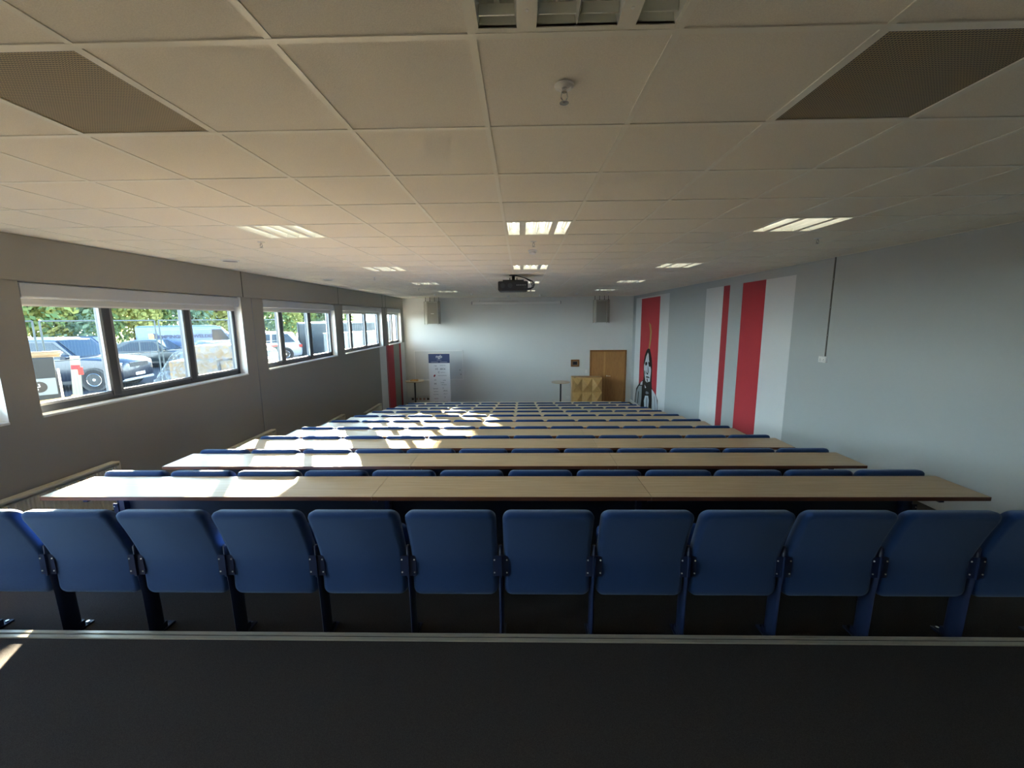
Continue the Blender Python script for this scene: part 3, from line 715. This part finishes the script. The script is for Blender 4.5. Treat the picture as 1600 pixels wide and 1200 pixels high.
def car(loc, rz, label, L, W, H, kind, paint):
    c = empty('car', loc, label, 'car', 'cars parked outside the windows', rz)
    R = .385 if kind == 'suv' else .32; wb = L * .6; xf = wb / 2 + L * .02; xr = -wb / 2 + L * .02
    belt = H * (.62 if kind == 'suv' else .6); hood = H * .61 if kind == 'suv' else H * .56; f = L / 2
    q = MB()
    st = [(-f, W * .8, .42, belt * .8), (-f + .06, W * .92, .3, belt * .93), (-f + .35, W * .98, .26, belt), (-.9, W, .24, belt + .02), (.5, W, .24, belt), (.5 + L * .1, W, .24, hood + .06), (f - .75, W * .98, .25, hood + .01), (f - .25, W * .94, .27, hood - .06), (f - .05, W * .86, .32, hood - .16), (f, W * .78, .4, hood - .25)]
    q.loft([sect(*s_) for s_ in st]); q.build('body', paint, c, smooth=35)
    # greenhouse
    wt = W - .12; tp = W - .42
    if kind == 'suv': ks = [(-f + .12, belt - .02), (-f + .42, H - .07), (-f + 1.0, H), (.0, H), (.45, H - .03), (L * .5 - 1.32, belt + .0)]
    elif kind == 'sedan': ks = [(-f + .5, belt - .02), (-f + 1.25, H - .08), (-f + 1.7, H), (.0, H), (.35, H - .04), (L * .5 - 1.3, belt)]
    else: ks = [(-f + .15, belt - .02), (-f + .6, H - .1), (-f + 1.1, H), (.0, H), (.4, H - .04), (L * .5 - 1.2, belt)]
    gl = lambda z: wt + (tp - wt) * (z - belt) / (H - belt)
    q = MB()
    rings = []
    for x, z in ks:
        hw = gl(max(z, belt)) / 2
        rings.append([(x, -wt / 2, belt - .06), (x, wt / 2, belt - .06), (x, hw, max(z - .05, belt - .05)), (x, hw - .1, z), (x, -hw + .1, z), (x, -hw, max(z - .05, belt - .05))])
    q.loft(rings); q.build('cabin', paint, c, smooth=30)
    # glazing panels standing just proud of the cabin
    def side_quad(x0b, x0t, x1b, x1t, s, z0, z1):
        off = .006; y0 = gl(z0) / 2 + off; y1 = gl(z1) / 2 + off
        g = MB(); g.prism([(x0b, 0), (x1b, 0), (x1t, 1), (x0t, 1)], lambda a, b, t: (a, s * ((y0 + (y1 - y0) * b) + t), z0 + (z1 - z0) * b), -.05, 0)
        g.build('side_window', CGLASS, c)
    z0, z1 = belt + .03, H - .12
    xa0, xa1 = ks[0][0] + .25, ks[1][0] + .25; xb0, xb1 = ks[-1][0] - .16, ks[-2][0] - .1
    mid = .5 * (xa0 + xb0) + .05
    for s in (-1, 1):
        side_quad(xa0, xa1 + .1, mid - .05, mid - .08, s, z0, z1); side_quad(mid + .05, mid + .02, xb0, xb1, s, z0, z1)
    def end_glass(p0, p1, name):
        (x0, za), (x1, zb) = p0, p1; o_ = .012 if x0 > x1 else -.012; g = MB()
        za2, zb2 = za + .06, zb - .03; xx0 = x0 + (x1 - x0) * (za2 - za) / (zb - za); xx1 = x0 + (x1 - x0) * (zb2 - za) / (zb - za)
        w0, w1 = gl(za2) / 2 - .1, gl(zb2) / 2 - .08
        for d_ in (0,):
            v_ = [(xx0 + o_, -w0, za2 + .012), (xx0 + o_, w0, za2 + .012), (xx1 + o_, w1, zb2 + .012), (xx1 + o_, -w1, zb2 + .012)]
            v2 = [(a - o_ * 2, b, z - .03) for a, b, z in v_]
            g.add(v_ + v2, [(0, 1, 2, 3), (4, 7, 6, 5), (0, 4, 5, 1), (1, 5, 6, 2), (2, 6, 7, 3), (3, 7, 4, 0)])
        g.build(name, CGLASS, c)
    end_glass(ks[-1], ks[-2], 'windscreen'); end_glass(ks[0], ks[1], 'rear_window')
    for x in (xf, xr):
        for s in (-1, 1):
            a = MB(); a.cyl((x, s * (W / 2 - .2), R), (x, s * (W / 2 + .004), R), R * 1.14, 26); a.build('wheel_arch', BLACKPL, c)
            wheel(c, x, s * (W / 2 - .1), R, .22, s)
    for s in (-1, 1):
        g = MB(); g.prism([(0, 0), (.36, -.05), (.36, .05), (.02, .12)], lambda a, b, t: (f - .42 + a, s * (W * .43 + .035 - a * .14 + t), hood - .22 + b), -.06, .0); g.build('headlamp', LAMPC, c)
        g = MB(); g.box(-f - .004, -f + .2, min(s * W * .3, s * W * .47), max(s * W * .3, s * W * .47), belt * .72, belt * .9); g.build('tail_lamp', TAIL, c, bevel=.02)
        g = MB(); g.prism([(-.1, 0), (.08, 0), (.1, .1), (-.02, .17), (-.1, .15)], lambda a, b, t: (xb0 - .12 + a, s * (W / 2 + t), belt + b), -.04, .17); g.build('wing_mirror', paint, c, bevel=.02)
        g = MB(); g.box(mid - .004, mid + .004, s * W / 2 - .006, s * W / 2 + .003, .4, belt - .08); g.box(xa0 + .3, xa0 + .308, s * W / 2 - .006, s * W / 2 + .003, .6, belt - .08); g.build('door_seam', BLACKPL, c)
        g = MB(); g.box(-wb * .3, wb * .3, s * W / 2 - .03, s * W / 2 + .008, .26, .36); g.build('sill_trim', BLACKPL, c)
    g = MB(); g.box(f - .16, f + .006, -W * .26, W * .26, hood - .36, hood - .2)
    for k in range(3): g.box(f - .1, f + .012, -W * .26, W * .26, hood - .35 + k * .05, hood - .34 + k * .05)
    g.build('grille', BLACKPL, c)
    g = MB(); g.box(f - .1, f + .016, -.26, .26, .44, .55); g.build('licence_plate', PLASTIC, c)
    g = MB(); g.box(f - .2, f + .008, -W * .4, W * .4, .26, .36); g.build('bumper', GREYPL if kind == 'suv' else BLACKPL, c, bevel=.03)
    if kind == 'suv':
        for s in (-1, 1):
            g = MB(); g.tube([(-f + .9, s * .6, H - .01), (-f + .95, s * .6, H + .035), (.2, s * .6, H + .03), (.3, s * .6, H - .03)], .015, 6); g.build('roof_rail', ALU, c)
    return c
NAVYC = paintm('midnight blue car paint', '0c1524'); DARKC = paintm('dark green grey car paint', '131c1f'); WHITEC = paintm('white car paint', '9a9ea2'); SILV = paintm('silver blue car paint', '6e7c8c')
car((-17.25, 15.3, ZG), math.radians(13), 'dark blue off-road car parked nose towards the wide window', 4.9, 2.05, 1.86, 'suv', NAVYC)
car((-20.2, 22.6, ZG), math.radians(20), 'dark saloon car parked behind the plastic-covered stack', 4.6, 1.85, 1.5, 'sedan', DARKC)
car((-23.4, 19.6, ZG), math.radians(15), 'pale-roofed car parked behind the dark blue off-road car', 4.6, 1.9, 1.7, 'suv', SILV)
car((-26.2, 25.0, ZG), math.radians(18), 'blue-grey car between the off-road car and the van', 4.4, 1.85, 1.62, 'hatch', paintm('steel blue car paint', '22324a'))
car((-16.1, 25.6, ZG), math.radians(213.5), 'white car seen side-on through the second window', 4.4, 1.85, 1.74, 'suv', WHITEC)

def van(loc, rz):
    c = empty('van', loc, 'long pale blue van with dark lettering along its side', 'van', None, rz)
    P = paintm('pale blue van paint', '3c5272', .35, .3); L, W, H = 5.6, 2.0, 2.2
    q = MB(); f = L / 2
    q.loft([sect(-f, W * .94, .35, H - .08, .05, .1), sect(-f + .1, W, .3, H, .05, .12), sect(f - 2.0, W, .3, H, .05, .12), sect(f - 1.55, W, .3, H - .08, .05, .16)]); q.build('cargo_body', P, c, smooth=35)
    q = MB(); q.loft([sect(f - 1.56, W, .3, H - .08, .05, .16), sect(f - .95, W * .98, .3, 1.35, .05, .12), sect(f - .25, W * .94, .3, 1.1, .05, .12), sect(f, W * .84, .4, .9, .05, .1)]); q.build('cab', P, c, smooth=35)
    for s in (-1, 1):
        y_ = s * (W / 2 - .012)
        q = MB(); q.prism([(f - 2.05, 1.25), (f - 1.12, 1.22), (f - 1.55, 1.95), (f - 2.05, 1.95)], lambda a, b, t: (a, y_ + s * t, b), -.04, .025); q.build('cab_window', CGLASS, c)
        for x in (f - .95, -f + 1.1):
            a = MB(); a.cyl((x, s * (W / 2 - .2), .36), (x, s * (W / 2 + .003), .36), .41, 24); a.build('wheel_arch', BLACKPL, c); wheel(c, x, s * (W / 2 - .1), .36, .22, s)
        q = MB(); q.box(-f + .5, f - 2.1, s * (W / 2) - .01, s * (W / 2) + .006, .95, .965); q.box(-f + .5, f - 2.1, s * (W / 2) - .01, s * (W / 2) + .004, 1.96, 1.97); q.build('body_seam', GREYPL, c)
    q = MB(); q.prism([(0, 1.42), (1, 2.02)], lambda a, b, t: (0, 0, 0), 0, 1) if False else None
    q = MB(); q.add([(f - .98, -.8, 1.36), (f - .98, .8, 1.36), (f - 1.5, .72, 2.06), (f - 1.5, -.72, 2.06), (f - 1.1, -.8, 1.33), (f - 1.1, .8, 1.33), (f - 1.6, .72, 2.0), (f - 1.6, -.72, 2.0)], [(0, 1, 2, 3), (4, 7, 6, 5), (0, 4, 5, 1), (1, 5, 6, 2), (2, 6, 7, 3), (3, 7, 4, 0)]); q.build('windscreen', CGLASS, c)
    VB = M('van lettering', '101c38', .5)
    text_obj('van_text', 'LAMBINGEN & WELDEN MACHINERY', .27, VB, c, (.25, -W / 2 - .004, 1.55), (PI / 2, 0, 0), .006, 'CENTER', .012)
    q = MB(); q.box(-2.25, -1.85, -W / 2 - .006, -W / 2 + .01, 1.32, 1.75); q.build('van_emblem', M('orange emblem', 'b08a50', .5), c)
    q = MB(); q.prism([(-2.05, 1.76), (-1.84, 1.76), (-1.84, 1.45)], lambda a, b, t: (a, t, b), -W / 2 - .009, -W / 2); q.build('emblem_corner', VB, c)
van((-20.3, 25.9, ZG), math.radians(38))

# covered stack
st_ = empty('covered_stack', (-9.9, 13.9, ZG), 'stack of boxes wrapped in clear plastic sheeting outside the wide window', 'covered stack', None, math.radians(20))
CARD = M('cardboard', '8d6f4a', .85, noise=(5, .2))
for b in ((-1.3, -.05, -1.05, .5, 0, 1.25), (.05, 1.3, -1.05, .4, 0, 1.2), (-.8, .75, -.5, .5, 1.25, 1.68)):
    q = MB(); q.box(*b); q.build('cardboard_box', CARD, st_)
def sheetmat():
    m = bpy.data.materials.new('clear plastic sheet'); m.use_nodes = True; nt = m.node_tree; nt.nodes.clear()
    out = nt.nodes.new('ShaderNodeOutputMaterial'); tr = nt.nodes.new('ShaderNodeBsdfTransparent'); tr.inputs['Color'].default_value = (.85, .92, .97, 1)
    g = nt.nodes.new('ShaderNodeBsdfPrincipled'); g.inputs['Base Color'].default_value = (.2, .26, .3, 1); g.inputs['Roughness'].default_value = .3
    tc = nt.nodes.new('ShaderNodeTexCoord'); n = nt.nodes.new('ShaderNodeTexNoise'); n.inputs['Scale'].default_value = 3.5; n.inputs['Distortion'].default_value = 2.5; n.inputs['Detail'].default_value = 5
    bp = nt.nodes.new('ShaderNodeBump'); bp.inputs['Strength'].default_value = .8; bp.inputs['Distance'].default_value = .08
    r = nt.nodes.new('ShaderNodeMapRange'); r.inputs['From Min'].default_value = .35; r.inputs['From Max'].default_value = .7; r.inputs['To Min'].default_value = .08; r.inputs['To Max'].default_value = .5
    mx = nt.nodes.new('ShaderNodeMixShader')
    nt.links.new(tc.outputs['Object'], n.inputs['Vector']); nt.links.new(n.outputs['Fac'], bp.inputs['Height']); nt.links.new(bp.outputs['Normal'], g.inputs['Normal'])
    nt.links.new(n.outputs['Fac'], r.inputs['Value']); nt.links.new(r.outputs['Result'], mx.inputs['Fac'])
    nt.links.new(tr.outputs['BSDF'], mx.inputs[1]); nt.links.new(g.outputs['BSDF'], mx.inputs[2]); nt.links.new(mx.outputs['Shader'], out.inputs['Surface'])
    return m
q = MB(); rnd = random.Random(4); N = 18; G = {}
for i in range(N + 1):
    for j in range(N + 1):
        u, v = i / N * 2 - 1, j / N * 2 - 1; e = max(abs(u), abs(v))
        z = 1.8 if e < .5 else (1.8 - (e - .5) / .3 * .42 if e < .8 else 1.38 - (e - .8) / .2 * 1.35)
        sx = 1.38 if e < .8 else 1.38 + (e - .8) * .5
        k_ = min(e, .8) / .8 / max(e, .01) if e > .8 else 1
        G[i, j] = (u * k_ * 1.62 * (1 + .06 * (e > .9)) + rnd.uniform(-.05, .05), v * k_ * 1.32 * (1 + .06 * (e > .9)) + rnd.uniform(-.05, .05), max(z + rnd.uniform(-.05, .05), .01))
for i in range(N):
    for j in range(N): q.quad(G[i, j], G[i + 1, j], G[i + 1, j + 1], G[i, j + 1])
q.build('plastic_sheet', sheetmat(), st_, recalc=False)

# dark cabinet with a white plate, planks on top
cb = empty('site_cabinet', (-10.7, 8.9, ZG), 'dark steel cabinet with white panel and round black emblem, outside the wide window', 'cabinet', None, math.radians(49))
q = MB(); q.box(-.36, .3, -.3, .3, 0, 1.7); q.build('cabinet_body', M('dark green steel', '161d1f', .6), cb, bevel=.01)
q = MB(); q.box(-.34, .28, -.315, -.3, .9, 1.26); q.build('white_panel', M('white panel', '70797c', .5), cb)
q = MB(); q.cyl((.02, -.322, 1.08), (.02, -.314, 1.08), .12, 24); q.build('round_emblem', BLACKPL, cb)
q = MB(); q.tube([(.0, -.325, 1.02), (-.03, -.325, 1.07), (.03, -.325, 1.09), (.02, -.325, 1.15)], .012, 6); q.build('emblem_figure', PLASTIC, cb)
q = MB(); q.box(.32, .36, -.28, -.23, 0, 1.45); q.build('side_post', ALU, cb)
rnd = random.Random(3)
WOODR = wood('rough timber', 'a08868', '6e5a42', .8)
PLK = ['bottom', 'second', 'middle', 'fourth', 'topmost']
for k in range(5):
    z = ZG + 1.7135 + k * .0262; a = rnd.uniform(-.1, .1)
    q = MB(); q.box(-.45, .42, -.06, .06, -.0125, .0125); o = q.build('timber_plank', WOODR)
    o.location = (-10.7 + rnd.uniform(-.06, .06), 8.9 + rnd.uniform(-.05, .05), z); o.rotation_euler = (0, 0, math.radians(49) + a)
    tag(o, '%s loose timber plank of the small pile on the dark outdoor cabinet' % PLK[k], 'plank', 'planks on the outdoor cabinet')
ps = MB(); ps.prism([(-.42, 0), (.42, 0), (.4, .66), (.44, .8), (.3, .86), (.28, .82), (-.42, .78)], lambda a, b, t: (a, t, b), -.012, .012)
o = tag(ps.build('plywood_sheet', PLY), 'torn pale plywood sheet leaning below the white cabinet panel', 'plywood'); o.location = (-10.25, 8.75, ZG + .004); o.rotation_euler = (-.14, 0, math.radians(49))

bp_ = empty('barrier_post', (-14.05, 12.7, ZG), 'tilted white and red barrier post beside the off-road car', 'barrier post', None, math.radians(47))
q = MB(); q.box(-.11, .11, -.03, .03, .05, 1.42); q.build('post_board', M('white barrier plastic', '8c8a78', .5), bp_).rotation_euler = (0, .06, 0)
for z in (1.0, ):
    q = MB(); q.box(-.1, .1, -.035, .032, z, z + .14); q.build('red_band', M('red barrier band', '8c1c24', .5), bp_).rotation_euler = (0, .06, 0)
q = MB(); q.box(.1, .22, -.04, .04, .82, 1.06); q.build('red_lamp', M('red lamp', 'b01822', .3), bp_)
q = MB(); q.box(-.3, .3, -.16, .16, 0, .07); q.build('post_foot', BLACKPL, bp_, bevel=.02)

# temporary fence: one panel is one thing
FEN = M('galvanised wire', '3e484a', .7)
def fence_panel(loc, rz, label):
    r = empty('fence_panel', loc, label, 'fence', 'temporary fence panels', rz); L = 3.4; H = 2.5
    for x in (0, L):
        q = MB(); q.cyl((x, 0, 0), (x, 0, H), .021, 8); q.build('post', FEN, r)
    q = MB(); q.cyl((0, 0, H), (L, 0, H), .021, 8); q.cyl((0, 0, 1.45), (L, 0, 1.45), .012, 6); q.cyl((0, 0, .2), (L, 0, .2), .015, 6); q.build('rail', FEN, r)
    q = MB()
    for k in range(1, 40): q.box(k * L / 40 - .001, k * L / 40 + .001, -.001, .001, .2, H)
    q.build('wire_mesh', FEN, r)
    q = MB(); q.box(-.12, .12, -.3, .3, -.0, .12); q.build('fence_foot', GREYPL, r, bevel=.02)
    return r
f0 = fence_panel((-12.35, 7.0, ZG), PI / 2, 'first grey wire fence panel, behind the dark cabinet outside')
for k, n_ in enumerate(['second wire fence panel, in front of the dark blue car', 'third wire fence panel, before the plastic-covered stack', 'fourth wire fence panel, at the far side of the plastic-covered stack']):
    o = copy_tree(f0); o.location = (-12.35, 7.0 + 3.56 * (k + 1), ZG); o['label'] = n_

nb = empty('notice_box', (-9.75, 16.3, ZG), 'dark teal box with a torn white poster and red lid, outside the second window', 'box', None, math.radians(31))
q = MB(); q.box(-.2, .2, -.2, .2, 0, 1.45); q.build('box_body', M('teal steel', '1f3a3c', .5), nb, bevel=.01)
q = MB(); q.box(-.23, .23, -.23, .23, 1.45, 1.53); q.build('box_lid', M('red lid', '8a3a40', .5), nb, bevel=.01)
q = MB(); q.box(-.17, .12, -.212, -.2, .5, 1.25); q.build('poster', M('torn poster', 'a8b8b4', .7, noise=(9, .4)), nb)

def container(loc, rz, L, W, H, label, col):
    r = empty('shipping_container', loc, label, 'container', 'storage containers outside', rz)
    m_ = M('container paint', col, .6)
    q = MB(); pts = []; n = int(L / .25)
    for k in range(n):
        a = -L / 2 + k * L / n; d_ = L / n
        pts += [(a, 0), (a + d_ * .35, 0), (a + d_ * .5, .035), (a + d_ * .85, .035)]
    pts.append((L / 2, 0))
    for s in (-1, 1):
        for (a, ya), (b, yb) in zip(pts, pts[1:]): q.quad((a, s * (W / 2 - ya), .1), (b, s * (W / 2 - yb), .1), (b, s * (W / 2 - yb), H - .1), (a, s * (W / 2 - ya), H - .1))
    for s in (-1, 1): q.quad((s * L / 2, -W / 2, .1), (s * L / 2, W / 2, .1), (s * L / 2, W / 2, H - .1), (s * L / 2, -W / 2, H - .1))
    q.box(-L / 2, L / 2, -W / 2, W / 2, 0, .1); q.build('corrugated_wall', m_, r, recalc=False)
    q = MB(); q.box(-L / 2 - .03, L / 2 + .03, -W / 2 - .03, W / 2 + .03, H - .1, H); q.build('roof', M('container roof', '6a7276', .5), r)
    for sx in (-1, 1):
        for sy in (-1, 1):
            q = MB(); q.box(sx * L / 2 - .05, sx * L / 2 + .05, sy * W / 2 - .05, sy * W / 2 + .05, 0, H); q.build('corner_post', m_, r)
container((-14.9, 37.0, ZG), math.radians(8), 6.0, 2.4, 2.35, 'dark green corrugated storage container behind the white car', '1a2422')
container((-13.0, 30.5, ZG), math.radians(75), 6.0, 2.4, 2.3, 'grey blue corrugated container seen through the third window', '242e34')
container((-9.4, 39.6, ZG), math.radians(80), 6.0, 2.4, 2.4, 'rust red storage container behind the grey blue one', '3a2420')
lw_ = empty('concrete_barrier', (-10.1, 25.4, ZG), 'low white concrete barrier in front of the grey blue container', 'barrier', None, math.radians(75))
q = MB(); q.prism([(-.3, 0), (.3, 0), (.28, .3), (.12, .5), (.1, 1.7), (-.1, 1.7), (-.12, .5), (-.28, .3)], lambda a, b, t: (t, a, b), -2.6, 2.6); q.build('barrier_body', M('white concrete', '626868', .8), lw_)
q = MB(); q.box(-2.6, 2.6, -.12, .12, 1.7, 1.74); q.build('barrier_cap', M('barrier cap', '8a9090', .7), lw_)

# trees
LEAFA = leafmat('green leaves', '5a7450', '94a068'); LEAFB = leafmat('yellow green leaves', '8a9058', 'b4b06e'); LEAFC = leafmat('blue green leaves', '5a7060', '849478')
BARK = M('bark', '3a3026', .9)
def crown_mesh(seed, H, R, mat_):
    rnd = random.Random(seed); m = MB()
    blobs = [(rnd.uniform(-R * .6, R * .6), rnd.uniform(-R * .6, R * .6), rnd.uniform(H * .18, H * .88), rnd.uniform(R * .35, R * .62)) for _ in range(16)]
    for _ in range(2300):
        bx, by, bz, br = rnd.choice(blobs)
        d = Vector((rnd.gauss(0, 1), rnd.gauss(0, 1), rnd.gauss(0, 1))).normalized() * br * rnd.uniform(.55, 1.0)
        p = Vector((bx, by, bz)) + d
        if p.z < .15: p.z = .15 + rnd.random() * .4
        a = Vector((rnd.gauss(0, 1), rnd.gauss(0, 1), rnd.gauss(0, 1))).normalized(); b = a.orthogonal().normalized(); a2 = a.cross(b)
        s = rnd.uniform(.12, .26)
        m.quad(p - b * s, p + a2 * s * .55, p + b * s, p - a2 * s * .55)
    return m.mesh('crown', mat_, recalc=False)
def trunk_mesh(seed, H):
    rnd = random.Random(seed); m = MB()
    m.tube([(0, 0, 0), (.05, .03, H * .3), (-.05, .06, H * .6), (.02, 0, H * .85)], [.16, .12, .08, .03], 8)
    for _ in range(6):
        z = rnd.uniform(H * .25, H * .7); a = rnd.uniform(0, 2 * PI); m.tube([(0, 0, z), (.7 * math.cos(a), .7 * math.sin(a), z + .5), (1.2 * math.cos(a), 1.2 * math.sin(a), z + 1.1)], [.05, .035, .015], 6)
    return m.mesh('trunk', BARK, smooth=50)
kinds_ = [(crown_mesh(1, 6.0, 2.4, LEAFA), trunk_mesh(1, 6.0), 'green'), (crown_mesh(2, 6.4, 2.2, LEAFB), trunk_mesh(2, 6.4), 'yellowing'), (crown_mesh(3, 6.6, 2.6, LEAFC), trunk_mesh(3, 6.6), 'blue green')]
spots = []
rnd = random.Random(8)
yy = 17.0; k = 0
while yy < 62:
    spots.append((-33.5 + rnd.uniform(-1.2, 1.2) + (yy - 17) * .17, yy, k)); yy += 2.35 + rnd.uniform(-.4, .4); k += 1
pat = [0, 2, 1, 0, 1, 2, 0, 1, 0, 2, 1, 1, 2, 0, 1, 0, 2, 1, 0, 2, 1]
NTH = 'first second third fourth fifth sixth seventh eighth ninth tenth eleventh twelfth thirteenth fourteenth fifteenth sixteenth seventeenth eighteenth nineteenth twentieth twenty-first twenty-second twenty-third twenty-fourth'.split()
for x, y, k in spots:
    cm, tm, nm = kinds_[pat[k % len(pat)]]
    t = empty('tree', (x, y, ZG), '%s leafy tree, %s along the sunlit row beyond the car park' % (nm, NTH[k]), 'tree', '%s trees beyond the car park' % nm, rnd.uniform(0, 6.28))
    s = rnd.uniform(.85, 1.12); t.scale = (s, s, s)
    part('crown', cm, t); part('trunk', tm, t)
m = MB(); rnd = random.Random(21)
for _ in range(9000):
    y = rnd.uniform(14, 66); x = -37 + (y - 17) * .17 + rnd.uniform(-1.2, 1.2); p = Vector((x, y, ZG + rnd.uniform(.02, 4.6)))
    a = Vector((rnd.gauss(0, 1), rnd.gauss(0, 1), rnd.gauss(0, 1))).normalized(); b = a.orthogonal().normalized(); a2 = a.cross(b); s = rnd.uniform(.15, .32)
    m.quad(p - b * s, p + a2 * s * .6, p + b * s, p - a2 * s * .6)
tag(m.build('hedge_foliage', LEAFC, recalc=False), 'dense green hedge foliage behind the row of trees', 'hedge', None, 'stuff')

# ------------------------------------------------------------------ light
sun_dir = Vector((1, -2.03, -.405)).normalized()
sl = bpy.data.lights.new('sun', 'SUN'); sl.energy = 130; sl.angle = math.radians(.6); sl.color = (1, .82, .6)
so = bpy.data.objects.new('sun', sl); C.objects.link(so); so.rotation_euler = sun_dir.to_track_quat('-Z', 'Y').to_euler(); so.location = (-30, 60, 20)
w = bpy.data.worlds.new('sky'); bpy.context.scene.world = w; w.use_nodes = True; nt = w.node_tree
bg = nt.nodes['Background']; tc = nt.nodes.new('ShaderNodeTexCoord'); sx = nt.nodes.new('ShaderNodeSeparateXYZ'); cr = nt.nodes.new('ShaderNodeValToRGB')
nt.links.new(tc.outputs['Generated'], sx.inputs['Vector']); nt.links.new(sx.outputs['Z'], cr.inputs['Fac'])
E_ = cr.color_ramp.elements
E_[0].position = 0; E_[0].color = (.8, .95, 1.0, 1); E_[1].position = 1; E_[1].color = (.04, .09, .2, 1)
for p_, c_ in ((.07, (.95, 1.15, 1.3, 1)), (.2, (1.0, 1.3, 1.5, 1)), (.34, (.4, .58, .8, 1)), (.55, (.08, .16, .3, 1))):
    e_ = E_.new(p_); e_.color = c_
nt.links.new(cr.outputs['Color'], bg.inputs['Color']); bg.inputs['Strength'].default_value = 7.5

# ------------------------------------------------------------------ camera
F = 651.7; yaw, pitch, roll = -.0223252, -.1568194, -.0091390
cy_, sy_ = math.cos(yaw), math.sin(yaw); cp, sp_ = math.cos(pitch), math.sin(pitch)
fw = Vector((sy_ * cp, cy_ * cp, sp_)); r_ = Vector((cy_, -sy_, 0)); u_ = r_.cross(fw)
r2 = r_ * math.cos(roll) + u_ * math.sin(roll); u2 = -r_ * math.sin(roll) + u_ * math.cos(roll)
cam = bpy.data.cameras.new('camera'); co = bpy.data.objects.new('camera', cam); C.objects.link(co)
cam.sensor_width = 36; cam.lens = 36 * F / 1600; cam.clip_start = .05; cam.clip_end = 300
mw = Matrix.Identity(4)
for i in range(3): mw[i][0], mw[i][1], mw[i][2] = r2[i], u2[i], -fw[i]
mw.translation = Vector((0, 0, 3.17)); co.matrix_world = mw
sc = bpy.context.scene; sc.camera = co
sc.view_settings.view_transform = 'Standard'; sc.view_settings.look = 'None'; sc.view_settings.gamma = 1; sc.view_settings.exposure = 1.42
try:
    sc.view_settings.use_curve_mapping = False
    sc.cycles.use_denoising = True; sc.cycles.max_bounces = 14; sc.cycles.diffuse_bounces = 8; sc.cycles.transparent_max_bounces = 16; sc.cycles.sample_clamp_indirect = 8
except Exception: pass
